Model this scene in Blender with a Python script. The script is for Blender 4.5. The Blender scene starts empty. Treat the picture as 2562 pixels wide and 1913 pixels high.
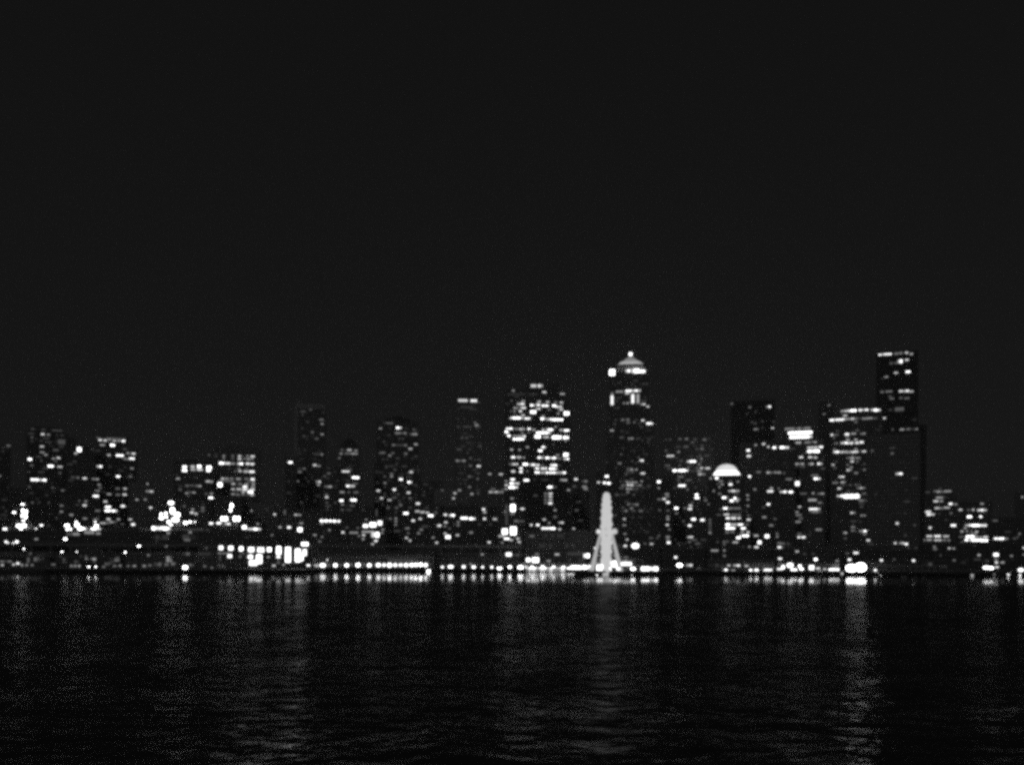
import bpy, bmesh, math, random
from mathutils import Vector
R = math.radians
rnd = random.Random(7)
C = bpy.context.scene.collection
sc = bpy.context.scene
SKY, MOON_FILL, FILTER, DENOISE, ROLLSIGN, WCHOP, WROUGH, SKYADD, WSPEC, HAZE = .0007, .15, 3.7, False, -1, .07, .18, .0045, .095, .00016

# ------------------------------------------------------------------ camera frame
CAM_H = 13.5          # eye height above the water (ferry deck)
F = 2219.0            # focal length in units of the photograph's 2562 px width
CX, HY = 1281.0, 1384.0
ROLL = math.tan(R(0.25))

def world(x, y, D):
    """point at distance D that shows at (x, y)"""
    xr, yr = x - CX, y - HY
    return ((xr + yr * ROLL) / F * D, D, CAM_H - (yr - xr * ROLL) / F * D)

CROPS = {'C1': (0, 1030, 3.67), 'C2': (380, 1030, 3.67), 'C3': (700, 980, 3.305),
         'C4': (1080, 940, 3.06), 'C5': (1400, 860, 2.664), 'C6': (1640, 960, 3.1775),
         'C7': (1980, 860, 2.665), 'C8': (2240, 1180, 5.1615),
         'W1': (0, 1280, 6.706), 'W2': (320, 1280, 6.706)}

def parse(txt, crop):
    ox, oy, s = CROPS[crop]
    out = []
    for it in txt.replace('\n', ' ').split(';'):
        it = it.strip()
        if not it:
            continue
        v = [float(q) for q in it.split(',')]
        x, y, w, b = v[:4]
        h = v[4] / s if len(v) > 4 else None
        if crop[0] == 'W' and b <= 2: b += 1.0
        out.append((ox + x / s, oy + y / s, w / s, b, h))
    return out

# ------------------------------------------------------------------ materials (all grey: the picture is black and white)
def new_mat(name):
    m = bpy.data.materials.new(name)
    m.use_nodes = True
    nt = m.node_tree
    for n in list(nt.nodes):
        nt.nodes.remove(n)
    out = nt.nodes.new('ShaderNodeOutputMaterial')
    return m, nt, out

def plain(name, v, rough=0.7, metal=0.0, noise=0.25, scale=0.6):
    m, nt, out = new_mat(name)
    p = nt.nodes.new('ShaderNodeBsdfPrincipled')
    tc = nt.nodes.new('ShaderNodeTexCoord')
    nz = nt.nodes.new('ShaderNodeTexNoise')
    nz.inputs['Scale'].default_value = scale
    nz.inputs['Detail'].default_value = 5
    cr = nt.nodes.new('ShaderNodeValToRGB')
    a, b = v * (1 - noise), min(1, v * (1 + noise))
    cr.color_ramp.elements[0].position = .3
    cr.color_ramp.elements[1].position = .7
    cr.color_ramp.elements[0].color = (a, a, a, 1)
    cr.color_ramp.elements[1].color = (b, b, b, 1)
    nt.links.new(tc.outputs['Object'], nz.inputs['Vector'])
    nt.links.new(nz.outputs['Fac'], cr.inputs['Fac'])
    nt.links.new(cr.outputs['Color'], p.inputs['Base Color'])
    p.inputs['Roughness'].default_value = rough
    p.inputs['Metallic'].default_value = metal
    nt.links.new(p.outputs[0], out.inputs['Surface'])
    return m

def facade(name, wall, glass=0.03, bay=3.2, floor=3.8, gap=0.8):
    """masonry grid with dark glazing"""
    m, nt, out = new_mat(name)
    p = nt.nodes.new('ShaderNodeBsdfPrincipled')
    tc = nt.nodes.new('ShaderNodeTexCoord')
    sp = nt.nodes.new('ShaderNodeSeparateXYZ')
    ad = nt.nodes.new('ShaderNodeMath'); ad.operation = 'ADD'
    cb = nt.nodes.new('ShaderNodeCombineXYZ')
    br = nt.nodes.new('ShaderNodeTexBrick')
    br.offset = 0.0
    br.inputs['Scale'].default_value = 1
    br.inputs['Brick Width'].default_value = bay
    br.inputs['Row Height'].default_value = floor
    br.inputs['Mortar Size'].default_value = gap
    br.inputs['Color1'].default_value = (glass, glass, glass, 1)
    br.inputs['Color2'].default_value = (glass * 2, glass * 2, glass * 2, 1)
    br.inputs['Mortar'].default_value = (wall, wall, wall, 1)
    L = nt.links.new
    L(tc.outputs['Object'], sp.inputs[0])
    L(sp.outputs[0], ad.inputs[0]); L(sp.outputs[1], ad.inputs[1])
    L(ad.outputs[0], cb.inputs[0]); L(sp.outputs[2], cb.inputs[1])
    L(cb.outputs[0], br.inputs['Vector'])
    L(br.outputs['Color'], p.inputs['Base Color'])
    mr = nt.nodes.new('ShaderNodeMapRange')
    mr.inputs['To Min'].default_value = 0.12
    mr.inputs['To Max'].default_value = 0.8
    L(br.outputs['Fac'], mr.inputs['Value'])
    L(mr.outputs[0], p.inputs['Roughness'])
    L(p.outputs[0], out.inputs['Surface'])
    return m

def glow(name, rad, var=0.35):
    m, nt, out = new_mat(name)
    e = nt.nodes.new('ShaderNodeEmission')
    oi = nt.nodes.new('ShaderNodeObjectInfo')
    mr = nt.nodes.new('ShaderNodeMapRange')
    mr.inputs['To Min'].default_value = rad * (1 - var)
    mr.inputs['To Max'].default_value = rad * (1 + var)
    nt.links.new(oi.outputs['Random'], mr.inputs['Value'])
    nt.links.new(mr.outputs[0], e.inputs['Strength'])
    e.inputs['Color'].default_value = (1, 1, 1, 1)
    nt.links.new(e.outputs[0], out.inputs['Surface'])
    return m

RAD = {0.5: .010, 1.0: .034, 1.5: .075, 2.0: .14, 2.5: .25, 3.0: .42, 3.5: .68, 4.0: 1.1, 4.5: 2.0, 5.0: 3.6}
GLOW = {k: glow('window_wash_glow_%d' % int(k * 10), v) for k, v in RAD.items()}
for k in RAD:                       # faint rooms and wash patches are seen, but too weak to be worth sampling as lamps
    if k <= 3.0: GLOW[k].cycles.emission_sampling = 'NONE'
def glow_mat(b):
    return GLOW[min(5.0, max(0.5, round(b * 2) / 2))]
LAMP = glow('lamp_glow', 4.2, .6)
LAMP_SOFT = glow('soft_lamp_glow', .9, .3)
LED = glow('led_glow', 0.62, 0)
LED_DIM = glow('dim_led_glow', 0.45, 0.15)
LAMP_STRONG = glow('strong_lamp_glow', 9, .3)
STEEL = plain('painted_steel', .12, .45, .3)
DARKSTEEL = plain('dark_steel', .05, .5, .3)
CONC = plain('concrete', .2, .85)
TIMBER = plain('wet_timber', .05, .7)
ROOF = plain('roofing', .10, .8)
PALE = plain('pale_stone', .5, .8)
DECK = plain('deck_planks', .12, .8)
LEAF = plain('foliage', .2, .6, 0, .4, 2)
BARK = plain('bark', .08, .9)

# ------------------------------------------------------------------ mesh helpers
class MB:
    def __init__(s):
        s.v = []; s.f = []; s.mi = []
    def box(s, x0, x1, y0, y1, z0, z1, mi=0):
        n = len(s.v)
        s.v += [(x0, y0, z0), (x1, y0, z0), (x1, y1, z0), (x0, y1, z0),
                (x0, y0, z1), (x1, y0, z1), (x1, y1, z1), (x0, y1, z1)]
        s.f += [(n, n+3, n+2, n+1), (n+4, n+5, n+6, n+7), (n, n+1, n+5, n+4),
                (n+1, n+2, n+6, n+5), (n+2, n+3, n+7, n+6), (n+3, n, n+4, n+7)]
        s.mi += [mi] * 6
    def prism(s, ring0, ring1, mi=0, caps=True):
        k = len(ring0); n = len(s.v)
        s.v += list(ring0) + list(ring1)
        for i in range(k):
            j = (i + 1) % k
            s.f.append((n+i, n+j, n+k+j, n+k+i)); s.mi.append(mi)
        if caps:
            s.f.append(tuple(n+i for i in reversed(range(k)))); s.mi.append(mi)
            s.f.append(tuple(n+k+i for i in range(k))); s.mi.append(mi)
    def tube(s, p, q, r0, r1=None, k=6, mi=0):
        r1 = r0 if r1 is None else r1
        p, q = Vector(p), Vector(q); d = (q - p).normalized()
        a = d.orthogonal().normalized(); b = d.cross(a)
        c0 = [tuple(p + (a*math.cos(t) + b*math.sin(t)) * r0) for t in [2*math.pi*i/k for i in range(k)]]
        c1 = [tuple(q + (a*math.cos(t) + b*math.sin(t)) * r1) for t in [2*math.pi*i/k for i in range(k)]]
        s.prism(c0, c1, mi)
    def lathe(s, prof, k=12, c=(0, 0, 0), mi=0):
        n = len(s.v)
        for r, z in prof:
            for i in range(k):
                t = 2*math.pi*i/k
                s.v.append((c[0] + r*math.cos(t), c[1] + r*math.sin(t), c[2] + z))
        for a in range(len(prof)-1):
            for i in range(k):
                j = (i+1) % k
                s.f.append((n+a*k+i, n+a*k+j, n+(a+1)*k+j, n+(a+1)*k+i)); s.mi.append(mi)
        s.f.append(tuple(n+i for i in reversed(range(k)))); s.mi.append(mi)
        m = n+(len(prof)-1)*k
        s.f.append(tuple(m+i for i in range(k))); s.mi.append(mi)
    def ball(s, c, rx, rz, k=8, mi=0):
        prof = [(rx*math.sin(t), -rz*math.cos(t)) for t in [.35, .8, 1.25, 1.57, 1.9, 2.35, 2.8]]
        s.lathe(prof, k, c, mi)
    def build(s, name, mats, parent=None, loc=(0, 0, 0)):
        me = bpy.data.meshes.new(name)
        me.from_pydata(s.v, [], s.f)
        for m in (mats if isinstance(mats, (list, tuple)) else [mats]):
            me.materials.append(m)
        me.polygons.foreach_set('material_index', s.mi)
        me.update()
        o = bpy.data.objects.new(name, me)
        o.location = loc
        C.objects.link(o)
        if parent: o.parent = parent
        return o

def thing(name, label, cat, loc=(0, 0, 0), group=None, rz=0):
    o = bpy.data.objects.new(name, None)
    o.empty_display_size = 2
    o.location = loc; o.rotation_euler = (0, 0, rz)
    C.objects.link(o)
    o['label'] = label; o['category'] = cat
    if group: o['group'] = group
    return o

def copy_tree(o, parent=None):
    c = o.copy(); C.objects.link(c)
    if parent: c.parent = parent
    for ch in [q for q in o.children]:
        copy_tree(ch, c)
    return c

ORD = ['first', 'second', 'third', 'fourth', 'fifth', 'sixth', 'seventh', 'eighth', 'ninth', 'tenth', 'eleventh',
       'twelfth', 'thirteenth', 'fourteenth', 'fifteenth', 'sixteenth', 'seventeenth', 'eighteenth', 'nineteenth', 'twentieth',
       'twenty-first', 'twenty-second', 'twenty-third', 'twenty-fourth', 'twenty-fifth', 'twenty-sixth']

# ------------------------------------------------------------------ ground, water
QUAY = 2.4
def ground_z(D):
    if D < 705: return QUAY
    return QUAY + min(1, (D - 705) / 420) * 38
# ------------------------------------------------------------------ the city: name, label, D, depth, blocks (x0, x1, top, setback), wall grey, style
BLD = [
 ('apartment_tower', 'dark tower cut off by the left edge, one faint window near its top', 900, 30, [(-45, 26, 1112, 0)], .12, ''),
 ('apartment_tower', 'dark tower near the left edge with a dim light bar along its flat roof', 890, 32, [(66, 162, 1080, 0), (80, 154, 1069, 3)], .12, 'P'),
 ('office_block', 'dark block with a dimly lit rooftop room, just right of the roof bar tower', 940, 30, [(140, 192, 1095, 0), (140, 170, 1088, 3)], .14, ''),
 ('apartment_tower', 'narrow dark tower with a pair of bright lamps near its roof', 876, 26, [(164, 238, 1117, 0)], .12, 'P'),
 ('apartment_tower', 'tower with a beaded row of lights along its roof edge and scattered lit flats', 915, 34, [(230, 344, 1124, 0), (242, 322, 1092, 3)], .13, 'P'),
 ('low_building', 'low pale block between the beaded roof tower and the twin row office', 858, 24, [(322, 404, 1208, 0)], .4, ''),
 ('office_block', 'squat office block with two bright rows of windows under its roof', 856, 30, [(434, 533, 1155, 0)], .12, 'P'),
 ('office_tower', 'broad office slab with closely stacked rows of beaded lit windows', 905, 34, [(536, 652, 1122, 0), (519, 545, 1134, 4)], .22, 'P'),
 ('low_building', 'low dark building with a pale roof band right of the beaded window slab', 838, 24, [(604, 690, 1258, 0)], .2, ''),
 ('apartment_tower', 'slender dark tower with a pale blank crown and pale left corner', 965, 34, [(738, 816, 1024, 0), (738, 812, 1010, 0.5)], .14, 'c'),
 ('low_tower', 'narrow wing with one bright lamp, left of the pale crowned tower', 930, 22, [(712, 740, 1146, 0)], .12, ''),
 ('office_tower', 'small tower with a dark barrel roof and short rows of lit windows', 900, 30, [(806, 850, 1166, 0), (846, 900, 1118, 1)], .12, 'barrel'),
 ('office_tower', 'dark tower with a round drum on its roof and broken lit rows', 965, 38, [(936, 1052, 1160, 0), (942, 1047, 1056, 1.5)], .12, 'drum'),
 ('office_block', 'plain dark office block right of the drum topped tower', 900, 26, [(1044, 1104, 1205, 0)], .14, ''),
 ('office_block', 'pale blank walled block at the foot of the slim tower', 838, 24, [(1085, 1172, 1224, 0)], .5, ''),
 ('apartment_tower', 'slim tall tower with a bright lit cap and faint window rows', 1000, 32, [(1140, 1206, 992, 0), (1142, 1197, 987, 2)], .22, ''),
 ('office_block', 'pale mid rise between the slim tower and the brightest office tower', 880, 26, [(1203, 1263, 1178, 0)], .38, 'P'),
 ('office_tower', 'largest brightly lit office tower, full of long white window rows', 962, 40, [(1262, 1427, 986, 0), (1262, 1400, 978, 2), (1316, 1396, 960, 6)], .10, ''),
 ('office_block', 'dark block with a small grid of lit windows below the brightest tower', 858, 30, [(1302, 1430, 1190, 0)], .05, 'P'),
 ('office_block', 'short block with faint rows, just right of the brightest office tower', 905, 26, [(1432, 1476, 1193, 0)], .13, ''),
 ('apartment_block', 'dark block with a cluster of bright lamps above the ferris wheel', 895, 24, [(1490, 1532, 1180, 0)], .10, ''),
 ('office_tower', 'tall tower with a lit pyramid crown and a ball of light on top', 1000, 42, [(1516, 1636, 1046, 0), (1523, 1624, 930, 2)], .13, 'pyramid'),
 ('apartment_tower', 'narrow tower with a vertical column of small lights on its corner', 858, 22, [(1638, 1684, 1196, 0)], .10, ''),
 ('office_tower', 'blunt office tower with sparse rows, left of the lit dome', 905, 34, [(1660, 1785, 1092, 0)], .12, 'P'),
 ('office_tower', 'very dark flat topped tower behind the lit dome', 1045, 36, [(1828, 1938, 1002, 0)], .035, ''),
 ('office_tower', 'tower capped by a glowing white dome', 838, 30, [(1770, 1878, 1240, 0), (1773, 1862, 1189, 1.5)], .12, 'dome'),
 ('office_tower', 'wide dark office tower between the dome and the bright topped tower', 905, 30, [(1848, 1990, 1106, 0)], .09, 'P'),
 ('office_tower', 'stepped tower with a bright floodlit top storey', 945, 34, [(1962, 2064, 1100, 0), (1960, 2034, 1066, 2)], .15, ''),
 ('office_tower', 'short dark tower seen between the bright topped and the ribbon roofed towers', 1085, 30, [(2047, 2085, 1006, 0)], .10, ''),
 ('office_tower', 'stepped tower with long glowing ribbons along its two roof edges', 985, 38, [(2072, 2178, 1066, 0), (2072, 2192, 1042, 2), (2100, 2208, 1019, 4)], .12, ''),
 ('office_tower', 'tallest black skyscraper with a broken line of lights on its roof', 1090, 44, [(2196, 2317, 1065, 0), (2191, 2297, 881, 2)], .03, ''),
 ('office_tower', 'broad plain pale walled slab with very few lit windows', 878, 34, [(2168, 2301, 1085, 0)], .2, ''),
 ('office_block', 'office block with paired window ribbons, right of the plain slab', 900, 28, [(2311, 2395, 1244, 0), (2314, 2385, 1224, 2)], .12, 'P'),
 ('office_block', 'wide low office block with three bright window bands and a thin roof mast', 900, 28, [(2399, 2482, 1256, 0)], .12, 'mast'),
 ('low_building', 'low dark building with one bright strip, right of the masted block', 858, 24, [(2478, 2560, 1294, 0)], .10, ''),
 ('apartment_tower', 'dim tower cut off by the right edge', 1000, 28, [(2538, 2640, 1232, 0)], .12, ''),
 # mid rises that fill the slope
 ('low_building', 'low dark block left of the roof bar tower, behind the floodlight mast', 800, 24, [(16, 74, 1222, 0)], .12, ''),
 ('low_building', 'low dark block in front of the narrow tower, above the market roofs', 815, 24, [(150, 250, 1240, 0)], .12, ''),
 ('low_building', 'low dark block behind the brightest floodlights on the market roofs', 800, 24, [(380, 520, 1252, 0)], .13, ''),
 ('low_building', 'low dark block under the beaded window slab', 806, 24, [(536, 604, 1242, 0)], .12, ''),
 ('low_building', 'wide low block below the pale crowned tower', 800, 26, [(694, 800, 1272, 0)], .11, ''),
 ('low_building', 'wide low block with a few lit rooms below the barrel roofed tower', 810, 26, [(812, 936, 1268, 0)], .11, ''),
 # hillside and waterfront row
 ('market_hall', 'long market building on the bluff at the far left with a string of roof lamps', 672, 26, [(-70, 162, 1326, 0)], .09, 'P'),
 ('market_hall', 'long market building on the bluff with one glowing white canopy', 674, 26, [(166, 452, 1329, 0)], .09, 'P'),
 ('market_hall', 'long market building on the bluff behind the lit pier shed', 672, 26, [(456, 700, 1332, 0)], .10, 'P'),
 ('hillside_building', 'dark hillside building with five equal square lit windows', 722, 24, [(704, 872, 1292, 0)], .10, 'P'),
 ('hillside_building', 'lit stair building with a bright cluster of lamps left of the hillside offices', 700, 20, [(874, 962, 1292, 0)], .14, 'P'),
 ('hillside_building', 'tall hillside office with small scattered lights below the drum topped tower', 724, 26, [(964, 1106, 1262, 0)], .10, 'P'),
 ('hillside_building', 'dark hillside building below the pale mid rise', 720, 26, [(1110, 1243, 1268, 0)], .10, 'P'),
 ('stair_tower', 'slender tower with vertical glowing windows, left foot of the dark gridded block', 700, 16, [(1246, 1312, 1254, 0)], .16, ''),
 ('parking_garage', 'open parking garage with lit wall bands as glow left of the ferris wheel', 688, 30, [(1316, 1486, 1326, 0)], .2, ''),  # grey bands are lit walls, put in as dim glowing panes
 ('hillside_building', 'low dark building behind the ferris wheel', 690, 26, [(1490, 1652, 1336, 0)], .08, 'P'),
 ('waterfront_building', 'low dark waterfront building right of the wheel, below the blunt office tower', 690, 26, [(1656, 1766, 1372, 0)], .08, 'P'),
 ('waterfront_building', 'low dark waterfront building below the dome', 690, 26, [(1770, 1930, 1376, 0)], .08, 'P'),
 ('waterfront_building', 'low dark waterfront building below the bright topped tower', 690, 26, [(1934, 2110, 1377, 0)], .08, 'P'),
 ('waterfront_building', 'low dark waterfront building below the plain pale slab', 690, 26, [(2114, 2330, 1378, 0)], .09, 'P'),
 ('waterfront_building', 'low dark waterfront building at the right edge', 690, 26, [(2334, 2620, 1366, 0)], .09, 'P'),
 ('waterfront_building', 'low waterfront hall at the far left under the elevated roadway, dimly lit', 622, 20, [(-72, 122, 1386, 0)], .12, 'gable'),
 ('waterfront_building', 'low waterfront hall between the two lamps on poles on the left pier', 626, 20, [(128, 304, 1382, 0)], .12, 'P'),
 ('waterfront_building', 'low waterfront hall left of the blazing shed, with soft lit openings', 622, 20, [(310, 488, 1380, 0)], .13, 'gable'),
 # sheds on the piers
 ('pier_shed', 'pier shed with a row of tall blazing windows on the left pier', 610, 26, [(496, 776, 1360, 0)], .16, 'gable'),
 ('pier_shed', 'long dark pier shed behind the row of evenly spaced globe lamps', 652, 18, [(782, 1086, 1376, 0)], .10, 'gable'),
 ('pier_shed', 'dark pier shed on the quay between the globe lamps and the glowing strip', 660, 18, [(1092, 1300, 1384, 0)], .10, 'gable'),
 ('pavilion', 'low pavilion with one long blazing white strip beside the ferris wheel', 648, 14, [(1304, 1488, 1410, 0)], .3, ''),
 ('wheel_station', 'bright boarding station at the foot of the ferris wheel', 592, 12, [(1492, 1592, 1398, 0)], .4, ''),
 ('pavilion', 'small glowing pavilion on the right end of the wheel pier', 584, 10, [(1598, 1652, 1415, 0)], .3, ''),
 ('pier_shed', 'low dark pier shed with lit doors below the dome', 606, 24, [(1790, 1938, 1398, 0)], .12, 'gable'),
 ('pier_shed', 'low pier shed with a bright cluster of lit openings, left of the floodlight pair', 606, 24, [(1944, 2100, 1402, 0)], .12, 'gable'),
 ('pier_shed', 'long dim pier shed right of the floodlight pair', 606, 24, [(2184, 2370, 1400, 0)], .12, 'gable'),
]

# ------------------------------------------------------------------ lit windows, and glowing panes put in for lamplight on walls and railings: centre x, centre y, seen width, brightness (, height) in the frame of each crop
WIN_WASH = {}
WIN_WASH['C1'] = '''82,310,38,2;2,588,20,3;75,692,20,1;430,165,262,1.6,15;392,205,36,4;445,209,34,3;335,250,24,1;380,265,30,1;385,317,40,4;388,370,46,3;
420,393,36,3;274,434,42,5;492,428,36,3;537,422,36,4;292,490,34,2;465,497,56,5;550,503,50,3.5;410,495,20,1;355,623,140,5;265,550,30,1;340,800,30,1;
298,832,24,2;430,765,30,1;300,745,60,1;570,275,95,1.5,50;575,720,30,2;560,860,34,2;553,915,34,3;728,345,44,5,50;697,380,36,4;850,345,36,1;685,455,40,1;
715,603,30,2;778,609,42,4;670,600,40,1.5;650,628,50,1;728,815,24,2;788,820,30,3;777,857,40,4;710,852,40,1;655,944,40,3;920,258,36,4;965,262,36,4;
1005,255,30,3;1050,265,36,4;1092,265,34,3.5;1133,268,40,4.5;1020,243,250,2,14;940,303,50,3;1033,305,48,5;898,357,40,1;1158,342,56,2;1000,396,36,3.5;
1100,400,76,5;1175,379,34,3;1225,383,40,4;1160,431,60,3;1212,428,56,5;913,500,56,5;1012,503,40,1;1212,518,36,3;1085,592,44,5;1198,592,34,2;990,573,46,1;
858,615,34,3;893,617,34,3;910,668,36,3;920,697,34,2;885,724,66,3;880,772,58,5;1080,703,40,2;1148,704,36,3.5;1002,754,44,3;1083,760,40,2;1145,758,42,4;
968,822,38,4;992,872,58,5;990,906,58,5;1052,908,58,5;920,906,46,2.5;1128,864,46,4.5;1168,868,24,1;920,955,24,1;995,984,40,4;1088,985,34,3;880,985,50,2;
1185,986,36,4;780,978,44,3;1354,660,24,3;1353,727,36,3;1390,730,40,4;1257,805,30,3;1335,804,34,3;1387,878,38,4;1290,760,180,.5,40;
870,1072,180,5,26;955,1020,90,3.5;1040,1010,80,3;1222,1032,40,4.5;1125,1030,30,2;1250,1078,180,1.5,20'''
WIN_WASH['C2'] = '''300,505,46,5,30;375,502,44,4,30;435,500,44,5,30;525,510,50,5,34;300,537,50,5;378,530,50,4;440,530,60,4;520,538,46,5;240,612,40,3;404,602,40,1;
262,680,30,1;260,712,34,2;325,677,40,2;370,675,30,2;410,678,30,2;440,680,36,3;320,745,36,3;350,738,24,2;385,740,36,3;515,637,46,4;555,640,30,3;
230,578,26,1;552,748,34,3;552,788,50,5;500,752,36,2;375,893,32,3;367,924,38,4;405,934,34,4;467,908,36,2;467,880,36,2;470,845,30,1;296,864,30,2;
660,403,28,3;743,403,28,2;805,406,36,4;880,405,36,3;925,408,44,4;588,385,36,1;588,408,36,1;525,395,26,2;660,428,28,2.5;743,428,28,2;805,432,36,4;
850,430,30,2;885,432,40,3;918,430,34,3;640,470,50,5;695,472,60,4.5;745,474,40,3;810,475,60,5;880,475,46,4.5;922,478,44,4.5;765,545,26,2;800,522,30,3;
810,543,36,4;865,547,56,5;918,549,56,4.5;710,522,30,1;870,522,30,2;650,612,34,4;688,612,38,3;733,612,36,2.5;795,614,50,3.5;870,615,44,2.5;925,617,44,4.5;
635,635,40,3;690,635,80,2;740,637,30,2;800,637,40,1;895,640,30,2;930,640,36,3;748,660,40,3.5;810,662,40,2.5;868,662,36,3;932,663,34,3.5;625,668,46,5,46;
855,686,48,4.5;928,687,40,3;810,686,26,1;760,688,40,1;745,709,40,3.5;800,709,56,4.5;855,711,54,4.5;920,712,50,4;840,734,34,4;905,735,54,5;745,754,40,3;
790,759,40,2.5;838,756,34,3;920,760,40,4;880,760,30,2;1138,940,28,4;1220,920,26,2,50;915,908,26,3;1075,785,24,1.5;1000,868,220,.6,34;1272,463,46,5;
85,1068,170,5,40;430,1078,500,1.6,16;555,1022,44,5;615,1020,50,5;690,1027,70,4.5;848,1058,44,5,40;935,1075,140,5,26;972,1027,30,3;1177,1057,34,3.5;
1260,1060,40,5;1103,1130,26,3;152,1112,34,3.5;353,1104,34,3;325,1175,60,2.5;335,1150,130,1,56;80,1150,160,.8,50;130,1232,34,2;875,1150,30,1;505,1245,26,1;
635,1247,48,5,46;725,1250,52,5,48;820,1255,44,5,46;912,1262,64,5,50;1000,1265,76,5,54;1078,1262,46,5,46;1165,1270,50,5,80;1162,1330,46,4.5,30;1250,1310,60,5,150;1340,1315,56,5,130;
1403,1290,44,4.5,70;1405,1212,76,5,40;1370,1330,50,5,80;660,1297,120,2.5,16;715,1322,50,5,40;905,1330,50,5,34;930,1385,86,5,60;985,1350,60,5,90;910,1303,36,4;
1120,1410,40,4;1210,1403,30,3;1070,1330,30,3;810,1328,30,2.5;1437,1407,40,4.5;830,1300,60,1.5;625,1340,22,1.5,60;1150,1380,60,1.5,40;
315,1303,70,2,30;420,1303,120,.8,30;515,1248,24,1'''
WIN_WASH['C3'] = '''255,147,26,2;345,230,40,2;350,265,30,3;230,248,26,1;270,333,26,2;350,350,32,3;305,386,36,2;225,372,20,1;308,514,60,1,24;348,516,26,3;185,300,24,1;
290,605,36,4;325,612,32,3;175,556,30,1;290,555,30,1;180,634,70,2;165,660,36,2;145,737,32,3;235,740,20,1;320,742,48,4;320,767,30,3;75,738,20,1;
75,835,40,1;290,900,20,1;515,480,30,2;575,480,44,3.5;630,485,32,2.5;507,510,30,3;560,508,50,2;605,510,40,3;634,511,28,3;493,546,24,2;455,560,20,1;
495,610,24,1;585,605,24,1;608,555,24,1;405,673,34,2;405,630,30,1;400,712,30,1;545,657,70,4;585,650,30,2;570,632,60,1;455,658,24,1;627,708,66,5;478,735,30,1;
565,735,40,1;400,782,70,3;460,780,24,1;585,777,80,4.5;515,828,44,3;572,828,24,2;630,830,46,2;385,850,30,2;388,870,32,4;508,898,44,5;610,893,56,5;
518,930,30,3;895,258,90,2.5,10;832,302,30,3;985,297,56,5;910,302,24,1;1118,312,46,2;1055,305,20,1;1000,340,100,2.5;1105,350,70,2.5;885,358,66,1;
880,440,24,1;990,440,130,2.5;1125,433,36,3;1080,470,40,3.5;830,505,24,2;855,503,40,2;935,505,30,2;910,526,30,2.5;1042,510,30,2;975,548,40,1;1098,550,20,1;
960,605,24,1;970,590,20,1;880,628,24,1;845,665,80,1;800,655,20,1;925,677,30,2;925,698,28,2.5;1010,680,40,1;1086,662,36,4;1002,722,38,4.5;870,752,28,3;
810,752,40,1;1075,746,48,5;1010,768,40,1;1130,770,60,1;815,816,36,4;947,807,32,4.5;870,838,30,1;870,860,30,1;1065,832,36,4;842,878,30,4;907,893,40,3.5;
1078,878,28,2;995,897,24,1;1000,935,30,2;990,915,30,1;1143,922,44,4.5;1105,918,20,1;1190,855,36,1;1043,1003,48,5;1138,986,44,4;1180,993,44,3.5;1220,997,34,3.5;
1245,1022,46,5;1103,1063,36,4.5;1162,1048,32,4;915,1048,24,2;960,1045,24,2.5;960,1070,24,2.5;958,1097,26,3;1055,1127,40,2.5;1170,1138,30,2.5;1148,1167,30,2.5;
1063,1167,24,2;1048,1206,30,4;1077,1228,28,4;1268,1203,30,3;1298,1245,28,4;1315,1102,24,4;347,1065,34,5;383,1065,34,5;418,1066,34,5;452,1067,34,5;488,1068,34,5;
347,1088,30,2.5;178,1016,120,3.5;178,1085,40,3;167,1138,44,5,40;410,1141,24,3;290,1182,36,3;350,1198,26,3;330,1235,30,2;522,1160,32,4.5;605,1163,80,3;
565,1120,50,1.5;645,1124,24,2;590,1273,34,2.5;710,1107,50,5,34;770,1097,60,5,44;828,1083,44,5,44;715,1054,20,3;730,1155,110,3.5;790,1180,76,5,50;693,1183,32,4;
690,1215,30,3;655,1190,20,2.5;852,1138,30,3;795,1230,36,4.5;768,1257,32,4;845,1165,30,2.5;800,1010,22,1.5,90;1010,1393,360,1.6,26;1020,1432,420,2.5,24;75,1117,36,4.5'''
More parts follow.
